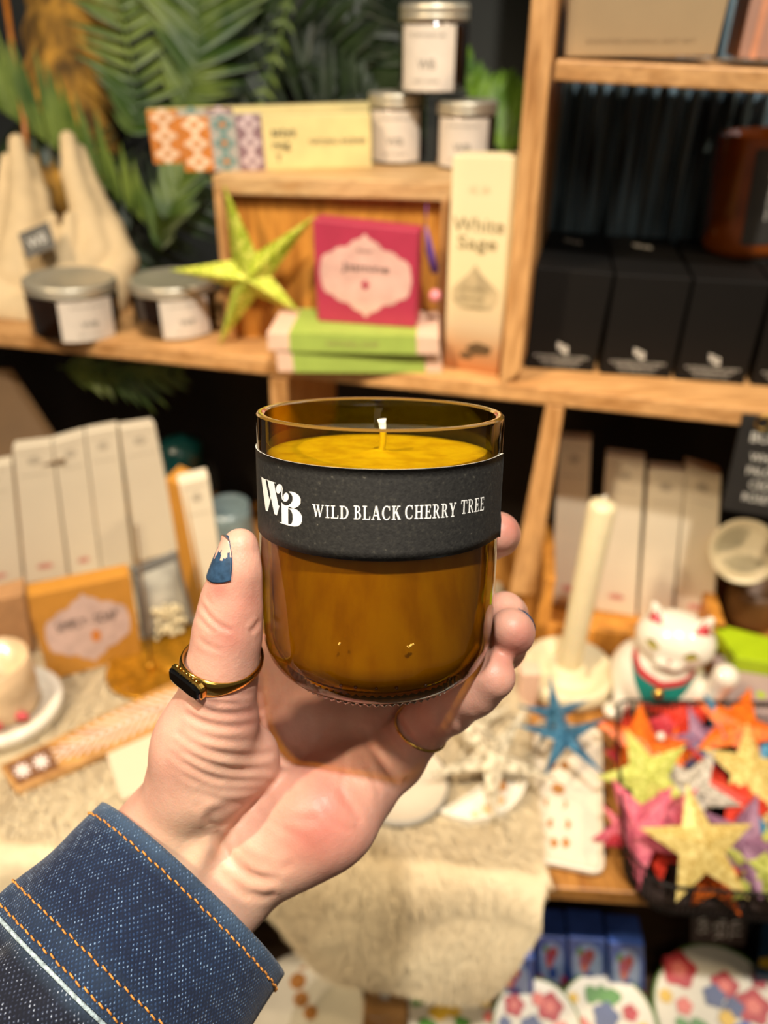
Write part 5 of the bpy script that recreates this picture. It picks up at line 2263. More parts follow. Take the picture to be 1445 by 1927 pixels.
# ---- white dish with a glass of petals, left edge
m_whitegl = pbr('white_glaze', 'e3dccb', 0.25, noise=0.03, coat=.4)
dc = spz(22, 1345, ZF)
dsh = thing('round_dish', 'thick white round dish cut off by the left picture edge', 'dish', dc)
Rd = 98 / F * proj(dc)[2]
MB().lathe([(0, .004), (Rd * .7, .002), (Rd * .95, .004), (Rd, .010), (Rd, .016), (Rd * .95, .020), (Rd * .80, .018), (Rd * .74, .010), (0, .009)], dc, UP, 64).build('dish', m_whitegl, dsh, smooth=True)
gl = thing('glass_tumbler', 'frosted glass with red petals standing in the thick white dish', 'glass', dc + UP * .010)
Rg = Rd * .62
MB().lathe([(0, 0), (Rg * .8, 0), (Rg, .012), (Rg * 1.02, .065), (Rg * .96, .066), (Rg * .95, .014), (0, .005)], dc + UP * .0095, UP, 48).build('glass', pbr('frosted_peach_glass', 'cdb08a', .3, noise=.2, scale=40, coat=.4), gl, smooth=True)
m_petal = pbr('red_petal', 'b8434a', 0.5)
for (u, r) in ((.2, .009), (-.5, .007), (-1.1, .008)):
    f = (ORI - dc)
    f.z = 0
    f.normalize()
    s = UP.cross(f)
    mb = MB().ball(dc + UP * (.022 + .004 * u) + (f * math.cos(u) + s * math.sin(u)) * (Rg + .0005), r, 12, 8, sc_=(1, .4, .6))
    mb.build('petal', m_petal, gl, smooth=True)

# ---- gold incense disc with a stick
m_goldd = pbr('hammered_gold_dish', 'b8831f', 0.35, metal=.7, noise=.35, scale=160, bump=1, bscale=160)
gc = spz(286, 1262, ZF)
Rg = 82 / F * proj(gc)[2]
gd = thing('incense_dish', 'golden patterned incense dish on the sheepskin below the orange box', 'dish', gc)
MB().lathe([(0, .003), (Rg * .6, .001), (Rg * .9, .002), (Rg, .006), (Rg * .97, .008), (Rg * .85, .005), (0, .004)], gc, UP, 48).build('dish', m_goldd, gd, smooth=True)
MB().lathe([(0, 0), (.005, 0), (.004, .006), (0, .007)], gc + UP * .0045, UP, 16).build('stick_socket', m_goldd, gd, smooth=True)
sb = gc + UP * .008
stt = hit_pl(256, 990, sb, Vector((0, 1, 0)))
o = MB().tube([sb, sb.lerp(stt, .3), stt], [.0009, .0013, .0013], 8).build('incense_stick', pbr('dark_incense', '6a5238', .8), None, smooth=True)
tag(o, 'thin dark incense stick standing in the golden dish', 'incense stick')
gc2 = spz(352, 1225, ZF)
gd2 = thing('incense_dish', 'second golden dish partly hidden behind the thumb with the signet ring', 'dish', gc2)
MB().lathe([(0, .003), (Rg * .5, .001), (Rg * .8, .002), (Rg * .85, .006), (Rg * .8, .008), (0, .004)], gc2, UP, 48).build('dish', m_goldd, gd2, smooth=True)

# ---- wooden plank incense holder with a white feather
zp = ZF
A0, A1, A2, A3 = spz(34, 1502, zp), spz(420, 1330, zp), spz(395, 1262, zp), spz(4, 1452, zp)
m_acacia = wood('acacia_plank', '9a6a34', 'c69657', .45)
ph_ = thing('incense_holder', 'long wooden plank incense holder with a painted white feather and flowers', 'incense holder', A0)
MB().prism([p + UP * .010 for p in (A0, A1, A2, A3)], (0, 0, -.010)).build('plank', m_acacia, ph_, bevel=.002)
pq = Quad(*[p + UP * .010 for p in (A0, A1, A2, A3)])
m_wpaint = pbr('white_paint', 'd9c8c0', .6, noise=.05)
polys = []
for k in range(17):
    u = .26 + k * .042
    for sg_ in (1, -1):
        L_ = .42 * math.sin(PI * min(1, (k + 2) / 19)) ** .6
        polys.append([(u, .5), (u + .014, .5), (u - .055, .5 + sg_ * L_), (u - .062, .5 + sg_ * L_ * .9)])
polys.append([(.20, .48), (.98, .485), (.98, .515), (.20, .52)])
art(pq, polys, 'painted_feather', m_wpaint, ph_)
art(pq, [disc2(.065, .5, .028, .20, 40, .35, 8)], 'painted_flower', m_wpaint, ph_)
art(pq, [disc2(.145, .5, .028, .20, 40, .35, 8)], 'painted_flower', m_wpaint, ph_)
m_socket = pbr('burnt_recess', '6b4426', .7)
art(pq, [[(.02, .12), (.20, .12), (.20, .88), (.02, .88)]], 'recess', m_socket, ph_, o=.0001)
# folded linen pad
m_linen = pbr('pale_linen', 'd2bea2', .85, noise=.06, scale=300, stretch=(1, 8, 1))
P = [spz(230, 1512, ZF), spz(420, 1440, ZF), spz(400, 1350, ZF), spz(196, 1408, ZF)]
ln = MB().prism([p + UP * .006 for p in P], (0, 0, -.006)).build('linen_pad', m_linen, None, bevel=.002)
tag(ln, 'pale folded linen pad lying beside the wooden plank and the wrist', 'cloth')

# ---- round grey plate
m_plate = pbr('warm_grey_clay', 'c4b69f', 0.6, noise=.03)
m_platerim = pbr('grey_clay_rim', '8f897d', 0.6, noise=.05)
pc_ = spz(752, 1482, ZF)
Rp = 92 / F * proj(pc_)[2]
pl_ = thing('round_plate', 'flat round warm grey plate lying on the sheepskin under the palm', 'plate', pc_)
MB().lathe([(0, .002), (Rp * .9, .001), (Rp, .003), (Rp, .009), (Rp * .97, .010), (Rp * .95, .0105)], pc_, UP, 64).build('rim', m_platerim, pl_, smooth=True)
MB().lathe([(Rp * .95, .0105), (Rp * .93, .0095), (Rp * .5, .009), (0, .009)], pc_, UP, 64).build('surface', m_plate, pl_, smooth=True)

# ---- crescent moon dish
m_cop = pbr('copper_lustre', 'c98a4a', 0.35, metal=.3, noise=.15, scale=120)
zc_ = ZF - .002
cpx = [(830, 1541), (856, 1552), (885, 1558), (922, 1552), (954, 1537), (976, 1515), (986, 1492), (984, 1474), (971, 1462), (940, 1458), (925, 1478), (902, 1495), (870, 1518)]
P = [spz(x, y, zc_) for x, y in cpx]
md = thing('moon_dish', 'white crescent moon trinket dish with copper moons on the sheepskin', 'dish', P[0])
mb = MB()
cen = sum(P, Vector()) / len(P)
n_ = len(P)
V = [p + (0, 0, 0) if 0 else Vector(p) for p in P] + [cen + (p - cen) * 1.04 + UP * .012 for p in P] + [cen + (p - cen) * .94 + UP * .012 for p in P] + [cen + (p - cen) * .86 + UP * .006 for p in P]
Fc = []
for k in range(3):
    for i in range(n_):
        j = (i + 1) % n_
        Fc.append((k * n_ + i, k * n_ + j, (k + 1) * n_ + j, (k + 1) * n_ + i))
mb.add(V, Fc)
k0 = 3 * n_
mb.F += [tuple(k0 + i for i in t) for t in tri_fill([(p.x, p.y) for p in V[k0:]])]
mb.M += [0] * (len(mb.F) - len(mb.M))
mb.build('dish', m_whitegl, md, smooth=False)


def moon_disc(mb, c, r, phase, nrm=UP, ex=Vector((1, 0, 0)), ey=Vector((0, 1, 0))):
    """lunar phase: full (phase 0) or crescent opened by 'phase'"""
    o_ = [(math.cos(a), math.sin(a)) for a in np.linspace(-PI / 2, PI / 2, 14)]
    if phase == 0:
        pts = [(math.cos(a), math.sin(a)) for a in np.linspace(0, 2 * PI, 25)[:-1]]
    else:
        pts = o_ + [(phase * x, y) for x, y in reversed(o_[1:-1])]
    P = [c + ex * x * r + ey * y * r for x, y in pts]
    mb.add(P, [tuple(t) for t in tri_fill([(p[0], p[1]) for p in pts])])


for (x, y, r) in ((940, 1478, 14), (938, 1505, 13), (916, 1523, 11), (894, 1533, 8)):
    mb = MB()
    c = spz(x, y, zc_ + .0068)
    moon_disc(mb, c, r / F * proj(c)[2], 0)
    mb.build('painted_moon', m_cop if r > 13 else pbr('pale_copper', 'd2b286', .4), md)

# ---- rectangular moon phase tray
zt_ = ZT + .012
corners = [(986, 1613), (1138, 1646), (1133, 1372), (1008, 1352)]
P = [spz(x, y, zt_) for x, y in corners]
P = [P[0], P[1], P[2], P[3]]
tr_ = thing('trinket_tray', 'white rectangular tray with copper moon phases, right of the sheepskin', 'tray', (P[0] + P[1]) / 2)


def roundrect(P, r, k=6):
    out = []
    for i in range(4):
        a, b, c = P[i - 1], P[i], P[(i + 1) % 4]
        u, w_ = (a - b).normalized(), (c - b).normalized()
        for j in range(k + 1):
            t = j / k
            p0, p1 = b + u * r, b + w_ * r
            out.append((p0 * (1 - t) + b * t) * (1 - t) + (b * (1 - t) + p1 * t) * t)
    return out


R0 = roundrect(P, .012)
cen = sum(R0, Vector()) / len(R0)
n_ = len(R0)
lay = [(.97, -.010), (1.0, -.004), (1.0, 0), (.98, .001), (.94, .0), (.90, -.005)]
V, Fc = [], []
for s_c, h in lay:
    V += [cen + (p - cen) * s_c + UP * h for p in R0]
for k in range(len(lay) - 1):
    for i in range(n_):
        j = (i + 1) % n_
        Fc.append((k * n_ + i, k * n_ + j, (k + 1) * n_ + j, (k + 1) * n_ + i))
Fc.append(tuple(range((len(lay) - 1) * n_, len(lay) * n_)))
Fc.append(tuple(reversed(range(n_))))
part('tray', V, Fc, pbr('cream_glaze', 'e2d4bd', .3, noise=.03, coat=.4), tr_, smooth=False)
exd = (P[1] - P[0]).normalized()
eyd = UP.cross(exd)
for (x, y, ph) in ((1050, 1440, -.6), (1050, 1484, 0), (1046, 1512, .5), (1052, 1550, .2), (1050, 1585, -.25)):
    for sg_ in (1, -1) if ph else (1,):
        mb = MB()
        c = spz(x + (0 if ph == 0 else sg_ * 11), y, zt_ - .0044)
        moon_disc(mb, c, .0062 if ph == 0 else .0052, ph, ex=exd * (sg_ if ph > 0 else 1), ey=eyd)
        mb.build('painted_moon', m_cop, tr_)

# ---- glittered stars on the tray and rug
m_silver = foil('champagne_glitter', '7d6c48', 'f4e8cc', .1, .4, 170)
m_bluegl = foil('blue_glitter', '0f3f5c', '4f88aa', .15, .4, 170)


def star_at(name, label, cx, cy, z, rpx, rot, mat, group=None, kin=.34, thick=.012, tiltv=(0, 0), n=5, ang=None, stretch=1.0):
    c = spz(cx, cy, z)
    d = proj(c)[2]
    R = rpx / F * d
    nrm = (UP * 1.0 + Vector((tiltv[0], tiltv[1] - .35, 0))).normalized()
    ex = nrm.cross(Vector((0, 1, 0))).normalized() * -1
    ex = Vector((1, 0, 0)) - nrm * nrm.x
    ex.normalize()
    ey = nrm.cross(ex)
    T, Vl = [], []
    for i in range(n):
        a = rot + 2 * PI * i / n
        T.append(c + (ex * math.cos(a) * stretch + ey * math.sin(a)) * R)
        a += PI / n
        Vl.append(c + (ex * math.cos(a) * stretch + ey * math.sin(a)) * R * kin)
    V, Fc = star_mesh(T, Vl, c, nrm, thick)
    o = part(name, V, Fc, mat, None)
    tag(o, label, 'star', group)
    return o


gg = 'glittered stars on the tray'
star_at('glitter_star', 'large champagne glitter star lying across the moon dish and tray', 925, 1425, ZF + .035, 132, math.radians(52), m_silver, gg, kin=.22, thick=.012, stretch=1.0)
star_at('glitter_star', 'smaller champagne glitter star behind the large one, beside the little finger', 895, 1362, ZF + .010, 82, math.radians(100), m_silver, gg, kin=.25, thick=.010)
star_at('glitter_star', 'front blue glitter star on the white moon tray, pointing down', 1062, 1385, ZF + .030, 98, math.radians(-50), m_bluegl, gg, kin=.22, thick=.011)
star_at('glitter_star', 'rear blue glitter star leaning up before the candle holder', 1045, 1345, ZF + .016, 74, math.radians(95), m_bluegl, gg, kin=.24, thick=.010, tiltv=(0, -.6))

# ---- candle holder and dinner candle
m_cream2 = pbr('cream_stoneware', 'd9cba6', 0.45, noise=.04, coat=.2)
hc = spz(1064, 1285, ZT + .001)
Rh = 86 / F * proj(hc)[2]
hd = thing('candle_holder', 'cream stoneware candle holder shaped as a thick round saucer', 'candle holder', hc)
MB().lathe([(0, 0), (Rh * .8, 0), (Rh * .96, .004), (Rh, .012), (Rh, .020), (Rh * .95, .026), (Rh * .86, .027), (Rh * .76, .020), (Rh * .55, .016), (Rh * .40, .018), (Rh * .36, .030), (Rh * .27, .032),
            (Rh * .25, .018), (0, .017)], hc, UP, 64).build('saucer', m_cream2, hd, smooth=True)
m_taper = pbr('ivory_wax', 'dccda6', 0.4, noise=.03, sss=.2)
cb_ = hc + UP * .0185
tp_ = hit_pl(1135, 944, cb_, Vector((cb_.x, cb_.y, 0)).normalized())
tc2 = thing('taper_candle', 'ivory dinner candle standing in the cream saucer, leaning slightly right', 'candle', cb_)
ax = (tp_ - cb_)
MB().lathe([(0, 0), (.0115, 0), (.0125, .01), (.0135, ax.length - .006), (.012, ax.length - .002), (.005, ax.length), (0, ax.length + .001)], cb_, ax.normalized(), 32).build('candle', m_taper, tc2, smooth=True)
tip_ = cb_ + ax
MB().tube([tip_ - ax.normalized() * .001, tip_ + UP * .004, tip_ + UP * .007 + Vector((.002, 0, 0))], [.0016, .0014, .0008], 8).build('wick', m_wick, tc2, smooth=True)
# pale pink bottle stub seen beside the little finger
pk = spz(990, 1338, ZT + .001)
t = thing('soap_bar', 'pale pink bar standing on end between the little finger and the candle holder', 'soap', pk)
MB().prism([pk + Vector((-.010, 0, 0)), pk + Vector((.010, 0, 0)), pk + Vector((.011, 0, .055)), pk + Vector((-.011, 0, .055))], (0, .02, 0)).build('bar', pbr('pale_pink_soap', 'dcb59c', .5, noise=.03), t, bevel=.003)
# ---- lucky cat
m_cat = pbr('white_cat_glaze', 'e6ddca', 0.22, noise=.02, coat=.6)
m_catred = pbr('red_cat_paint', 'b5202a', 0.3, coat=.4, noise=.05)
m_bib = pbr('teal_cat_bib', '0f7468', 0.35, coat=.4, noise=.05)
m_eye = pbr('gold_cat_eye', 'a89a3a', 0.3, coat=.4)
m_black = pbr('black_paint', '14120f', 0.35)
CB = spz(1224, 1322, ZT + .001)
dC = proj(CB)[2]
cf = (ORI - CB)
cf.z = 0
cf.normalize()
cs_ = UP.cross(cf)
K = 1.0 / F * dC            # metres per pixel at the cat


def cp(x, y, f):
    """cat frame: x pixels right of the middle, y pixels up, f pixels towards the viewer"""
    v = UP * .90 + cs_ * .0
    return np.array(CB + cs_ * (x * K) + UP * (y * K * 1.12) + cf * (f * K))


def cat_fn(P):
    f = sd_ell(P, cp(-2, 60, 0), (84 * K, 70 * K, 78 * K), np.array([list(cs_), list(cf), [0, 0, 1]]).T)
    h = sd_ell(P, cp(12, 150, 4), (68 * K, 54 * K, 50 * K), np.array([list(cs_), list(cf), [0, 0, 1]]).T)
    f = smin(f, sd_cone(P, cp(-2, 70, 0), cp(10, 120, 4), 58 * K, 44 * K), 14 * K)
    f = smin(f, h, 8 * K)
    for s_, tx in ((-1, -22), (1, 46)):
        e = sd_cone(P, cp(12 + s_ * 36, 180, 4), cp(12 + s_ * 46, 202, 4), 19 * K, 7 * K)
        f = smin(f, e, 5 * K)
    # cheeks and muzzle
    f = smin(f, sd_ell(P, cp(2, 134, 52), (15 * K, 12 * K, 12 * K)), 8 * K)
    f = smin(f, sd_ell(P, cp(22, 134, 52), (15 * K, 12 * K, 12 * K)), 8 * K)
    # raised paw on the right of the picture
    f = smin(f, sd_cone(P, cp(62, 50, 20), cp(96, 88, 22), 20 * K, 19 * K), 8 * K)
    f = smin(f, sd_cone(P, cp(96, 88, 22), cp(104, 122, 26), 19 * K, 22 * K), 5 * K)
    # resting paw and feet
    f = smin(f, sd_cone(P, cp(-56, 60, 30), cp(-48, 24, 58), 18 * K, 15 * K), 7 * K)
    f = smin(f, sd_ell(P, cp(-52, 8, 56), (26 * K, 22 * K, 14 * K)), 5 * K)
    f = smin(f, sd_ell(P, cp(52, 8, 56), (26 * K, 22 * K, 14 * K)), 5 * K)
    return smax(f, (ZT + .001) - P[:, 2], .001)


pts = np.array([cp(x, y, z_) for x in (-105, 150) for y in (-12, 220) for z_ in (-90, 100)])
V, Q = surface_nets(cat_fn, pts.min(0) - .004, pts.max(0) + .004, .0012, band=.010)
V = relax(V, Q, 1)
cat_o = part('lucky_cat', V, [tuple(int(i) for i in q_) for q_ in Q], m_cat, None, smooth=True)
tag(cat_o, 'white beckoning cat figurine with red ears and a teal bib behind the star basket', 'figurine')
CBV = BVHTree.FromPolygons([tuple(v) for v in V], [tuple(int(i) for i in q_) for q_ in Q])


def on_cat(name, poly, mat, off=.0006, sub=3):
    """painted patch: polygon in the cat frame (x, y pixels) laid on the surface from the front"""
    tris = [tuple(poly[i] for i in t) for t in tri_fill(poly)]
    for _ in range(sub):
        out = []
        for t in tris:
            m = [((t[i][0] + t[(i + 1) % 3][0]) / 2, (t[i][1] + t[(i + 1) % 3][1]) / 2) for i in range(3)]
            out += [(t[0], m[0], m[2]), (m[0], t[1], m[1]), (m[2], m[1], t[2]), tuple(m)]
        tris = out
    mb = MB()
    for t in tris:
        P = []
        for x, y in t:
            o_ = Vector(cp(x, y, 200))
            h = CBV.ray_cast(o_, -cf, .5)
            if h[0] is None:
                P = None
                break
            P.append(h[0] + cf * off)
        if P:
            mb.add(P, [(0, 1, 2)])
    if mb.F:
        return mb.build(name, mat, cat_o, smooth=True)


on_cat('bib', [(-56, 118), (-34, 84), (-4, 46), (6, 36), (18, 44), (50, 84), (66, 112), (44, 100), (10, 94), (-28, 100)], m_bib)
on_cat('collar', [(-56, 128), (-30, 108), (8, 100), (44, 106), (66, 122), (66, 112), (44, 97), (8, 90), (-32, 98), (-56, 117)], m_catred, .0010)
on_cat('inner_ear', [(-48, 180), (-14, 186), (-34, 214)], m_catred, sub=2)
on_cat('inner_ear', [(38, 186), (72, 180), (60, 214)], m_catred, sub=2)
on_cat('eye', [(-34, 160), (-22, 166), (-8, 160), (-20, 152)], m_eye, sub=2)
on_cat('eye', [(30, 158), (44, 164), (56, 156), (42, 150)], m_eye, sub=2)
on_cat('eye_line', [(-36, 160), (-22, 168), (-6, 160), (-22, 165)], m_black, .0009, sub=2)
on_cat('eye_line', [(28, 158), (44, 166), (58, 156), (44, 163)], m_black, .0009, sub=2)
on_cat('nose', [(8, 146), (16, 146), (12, 140)], m_catred, .0009, sub=1)
on_cat('mouth', [(2, 126), (12, 132), (22, 126), (12, 129)], m_catred, .0009, sub=2)
h = CBV.ray_cast(Vector(cp(8, 84, 200)), -cf, .5)
MB().ball((h[0] if h[0] is not None else Vector(cp(8, 84, 60))) + cf * .003, .0055, 16, 10).build('bell', m_gold, cat_o, smooth=True)

# ---- lime box and mauve box at the right edge
m_lime = pbr('lime_card', 'a2bb12', 0.5, noise=.04)
q, n = qbox((1352, 1240), (1560, 1262), (1540, 1205), (1338, 1168), z=ZT + .03)
P = [spz(1340, 1172, ZT + .06), spz(1540, 1222, ZT + .06), spz(1540, 1262, ZT + .06), spz(1385, 1238, ZT + .06)]
o = MB().prism(P, (0, 0, -.018)).build('lime_box', m_lime, None, bevel=.001)
tag(o, 'flat lime green box at the right edge behind the mauve box', 'box')
m_mv = pbr('mauve_card', 'a8908a', 0.55, noise=.05)
P = [spz(1352, 1335, ZT + .042), spz(1540, 1350, ZT + .042), spz(1540, 1250, ZT + .042), spz(1342, 1232, ZT + .042)]
t = thing('soap_box', 'mauve box with a green dot at the right edge beside the cat', 'box', P[0])
MB().prism(P, (0, 0, -.040)).build('carton', m_mv, t, bevel=.001)
MB().lathe([(0, .0006), (.0045, .0006), (.0045, 0)], spz(1432, 1308, ZT + .042), UP, 20).build('printed_dot', m_lime, t)

# ---- wooden pot and round swirl dish
m_brownpot = pbr('brown_wooden_pot', '6e4a22', 0.5, noise=.4, scale=14)
pp = spz(1408, 1160, ZT + .012)
t = thing('wooden_pot', 'round brown wooden pot at the right edge under the swirl dish', 'pot', pp)
MB().lathe([(0, 0), (.026, 0), (.030, .006), (.032, .035), (.030, .05), (.026, .05), (.024, .01), (0, .008)], pp, UP, 40).build('pot', m_brownpot, t, smooth=True)
dcn = hit_pl(1400, 1038, pp + Vector((0, -.034, 0)), Vector((0, 1, 0)))
nrm = (ORI - dcn).normalized()
Rr = 61 / F * proj(dcn)[2]
t = thing('swirl_dish', 'small round cream dish with a swirl pattern leaning on the brown pot', 'dish', dcn)
MB().lathe([(0, -.006), (Rr * .8, -.005), (Rr, .002), (Rr * 1.0, .005), (Rr * .94, .006), (Rr * .80, .001), (Rr * .70, 0), (0, -.001)], dcn, nrm, 64).build('dish', m_cream2, t, smooth=True)
e1 = Vector((1, 0, 0)) - nrm * nrm.x
e1.normalize()
e2 = nrm.cross(e1)
mb = MB()
for k in range(7):
    rr = Rr * (.16 + .08 * k)
    for (ox, oy, a0, a1) in ((.0, .0, 200, 330), (-.25, .15, 60, 190)):
        pts = [dcn + nrm * .0012 + (e1 * (ox * Rr * .5 + rr * math.cos(math.radians(a))) + e2 * (oy * Rr * .5 + rr * math.sin(math.radians(a)))) for a in np.linspace(a0, a1, 14)]
        if all((p - dcn).length < Rr * .80 for p in pts):
            mb.tube(pts, .0005, 5)
mb.build('swirl_pattern', pbr('grey_green_line', '7c7a60', .7), t)

# ---- hanging black price board
bq = Quad(hit_pl(1358, 958, sp(1400, 790, -.004), SN), hit_pl(1520, 985, sp(1400, 790, -.004), SN), hit_pl(1575, 800, sp(1400, 790, -.004), SN), hit_pl(1398, 780, sp(1400, 790, -.004), SN))
m_chalk = pbr('chalk_board_black', '1d1b18', .7, noise=.1)
t = thing('hanging_sign', 'black hanging sign with white writing on gold rings at the right edge', 'sign', bq.p[3])
MB().prism(bq.p, SN * .003).build('board', m_chalk, t)
write(bq, [('BUNDLES', .50, .80, .10, .72), ('WHITE SAGE', .53, .60, .09, .70), ('PALO SANTO', .53, .46, .09, .70), ('CEDAR', .45, .32, .09, .42), ('ROSEMARY', .50, .18, .09, .60)], 'lettering', m_white_print, t)
for px in (1436,):
    c = hit_pl(px, 796, bq.p[0] - SN * .003, SN)
    mb = MB()
    ring = [c + (SU * math.cos(a) + UP * math.sin(a)) * .006 for a in np.linspace(0, 2 * PI, 25)]
    mb.tube(ring, .0008, 6)
    mb.build('ring', m_gold, t, smooth=True)
# ================================================================== BASKET OF PAPER STARS
m_wire = pbr('black_wire', '1a1510', 0.4, metal=.6)
zb0 = ZT + .002
bx = [(1176, 1600), (1245, 1668), (1640, 1700), (1700, 1350), (1600, 1325), (1158, 1318)]
hB = .048
P = [spz(x, y, zb0 + hB) for x, y in bx]


def rounded(P, r, k=5):
    out = []
    m = len(P)
    for i in range(m):
        a, b, c = P[i - 1], P[i], P[(i + 1) % m]
        u, w_ = (a - b).normalized(), (c - b).normalized()
        for j in range(k + 1):
            t = j / k
            p0, p1 = b + u * r, b + w_ * r
            out.append((p0 * (1 - t) + b * t) * (1 - t) + (b * (1 - t) + p1 * t) * t)
    return out


RIM = rounded(P, .014)
cenB = sum(RIM, Vector()) / len(RIM)
bk = thing('wire_basket', 'black wire basket full of coloured paper stars at the lower right', 'basket', Vector((cenB.x, cenB.y, ZT)))
MB().tube(RIM + [RIM[0], RIM[1]], .0015, 8).build('rim_wire', m_wire, bk, smooth=True)
lowr = [cenB + (p - cenB) * .93 - UP * hB for p in RIM]
mb = MB()
mb.tube(lowr + [lowr[0]], .0014, 6)
# dense side wires and a floor grid
tot = []
for i in range(len(RIM)):
    a, b = RIM[i], RIM[(i + 1) % len(RIM)]
    c, d = lowr[i], lowr[(i + 1) % len(RIM)]
    m = max(1, int((b - a).length / .0045))
    for k in range(m):
        t = k / m
        mb.tube([a.lerp(b, t), c.lerp(d, t)], .0006, 4, cap=False)
for h in (.33, .66):
    mb.tube([p.lerp(q_, h) for p, q_ in zip(RIM, lowr)] + [RIM[0].lerp(lowr[0], h)], .0007, 5)
mb.build('side_wires', m_wire, bk)
mb = MB()
mb.add([p + UP * .0005 for p in lowr], [tuple(range(len(lowr)))])
mb.build('basket_floor', pbr('dark_basket_floor', '2a1710', .8), bk)

mats = {
    'orange': foil('orange_star_paper', 'c9430c', 'f07a1e', .05, .45), 'red': foil('red_star_paper', 'a3160f', 'd8402a', .05, .45),
    'crimson': foil('crimson_star_paper', '8f1420', 'c8404a', .05, .45), 'lime': foil('olive_lime_star_paper', '9aa030', 'cfd070', .05, .5),
    'gold': foil('gold_star_paper', 'b8943c', 'ead283', .15, .45), 'silver': foil('silver_star_paper', '7a7264', 'd6ccbb', .1, .4),
    'mauve': foil('mauve_star_paper', '6f4260', '9a6f88', .05, .5), 'pink': foil('pink_star_paper', 'b83a5c', 'df7482', .05, .5),
    'blue': foil('blue_star_paper', '1d6a94', '58a3c4', .05, .5), 'navy': foil('navy_star_paper', '2a3050', '565b80', .05, .5),
    'straw': foil('straw_gold_star_paper', '8a6a2e', 'cfae68', .3, .45),
}
ST = [  # px, py, extra height, radius px, rotation deg, colour, tilt, how it lies
    (1208, 1402, .034, 92, 78, 'orange', (.1, -.2), 'at the top left corner of the basket'),
    (1283, 1352, .030, 78, 88, 'red', (0, -.5), 'pointing up beside the cat'),
    (1390, 1370, .040, 98, 60, 'orange', (-.2, -.2), 'at the top right of the basket'),
    (1350, 1352, .030, 72, 100, 'blue', (1.6, .1), 'standing on edge left of the right orange star'),
    (1218, 1462, .046, 92, 36, 'lime', (.1, -.1), 'below the top left orange star'),
    (1300, 1488, .040, 88, -20, 'silver', (-.2, -.1), 'in the middle of the basket'),
    (1412, 1452, .044, 92, 80, 'gold', (.1, -.3), 'on the right under the orange star'),
    (1318, 1592, .060, 112, 92, 'gold', (0, -.2), 'the largest, at the front of the basket'),
    (1205, 1560, .040, 104, 115, 'pink', (-1.5, -.2), 'on edge at the left front corner'),
    (1184, 1572, .022, 70, 60, 'crimson', (.3, 0), 'lying low in the left front corner'),
    (1258, 1535, .036, 78, 95, 'pink', (-1.2, 0), 'on edge between the silver and gold stars'),
    (1322, 1398, .024, 72, 30, 'mauve', (.2, 0), 'low between the two orange stars'),
    (1258, 1372, .022, 66, 20, 'crimson', (0, 0), 'low behind the left orange star'),
    (1345, 1460, .026, 70, 70, 'red', (.9, .2), 'tilted left of the right gold star'),
    (1400, 1512, .034, 92, 5, 'red', (0, .1), 'glossy, right of the silver star'),
    (1395, 1590, .046, 100, -85, 'mauve', (-.3, -.2), 'pointing down right of the large gold star'),
    (1334, 1430, .018, 60, 50, 'navy', (0, 0), 'small and low in the middle'),
    (1182, 1380, .016, 56, 10, 'red', (.2, 0), 'half buried at the top left rim'),
    (1180, 1440, .014, 54, 80, 'crimson', (0, 0), 'buried under the lime star'),
    (1440, 1585, .030, 66, 20, 'blue', (0, 0), 'at the right edge under the mauve star'),
    (1436, 1640, .040, 84, 75, 'lime', (-.2, -.2), 'at the lower right picture edge'),
    (1345, 1650, .026, 72, 10, 'orange', (0, -.3), 'low at the front rim behind the large gold star'),
    (1436, 1400, .022, 60, 40, 'blue', (0, 0), 'small, under the right orange star'),
    (1270, 1420, .020, 60, 0, 'orange', (0, 0), 'small and low right of the lime star'),
    (1240, 1600, .018, 66, 40, 'red', (0, 0), 'low behind the pink star on edge'),
    (1450, 1500, .026, 70, 100, 'straw', (.2, 0), 'at the right edge beside the glossy red star'),
    (1300, 1540, .016, 66, 30, 'straw', (0, 0), 'buried behind the large gold star'),
    (1420, 1335, .018, 66, 10, 'straw', (0, 0), 'low at the rear right rim'),
    (1500, 1420, .030, 84, 20, 'red', (0, 0), 'mostly outside the right picture edge'),
    (1505, 1560, .030, 90, 60, 'orange', (0, 0), 'outside the right picture edge at the front'),
]
cname = {'lime': 'olive lime', 'straw': 'straw coloured', 'crimson': 'dark crimson'}
for (x, y, h, r, rot, colr, tl2, where) in ST:
    if x > 1470:
        continue
    if 'largest' not in where:
        tl2 = (tl2[0] + random.uniform(-.45, .45), tl2[1] + random.uniform(-.5, .35))
    star_at('paper_star', (cname.get(colr, colr) + ' paper star ' + where)[:110], x, y, zb0 + h, r * 1.02, math.radians(rot), mats[colr], 'paper stars in the wire basket',
            kin=.40, thick=.0085, tiltv=tl2)
# small white and pink pearls on the stars' threads
for (x, y, h, r, c_) in ((1243, 1386, .052, .0042, m_whitegl), (1410, 1525, .050, .0042, m_whitegl)):
    o = MB().ball(spz(x, y, zb0 + h), r, 14, 10).build('bead', c_, None, smooth=True)
    tag(o, 'white bead on the thread of the ' + ('left orange' if x < 1300 else 'glossy red') + ' star', 'bead')
o = MB().tube([spz(1345, 1700, ZT - .02), spz(1385, 1665, ZT + .03), spz(1400, 1640, ZT + .05)], .0016, 6).build('raffia', pbr('raffia_straw', 'a98a58', .8), None)
tag(o, 'loose straw thread hanging over the front rim of the basket', 'thread')

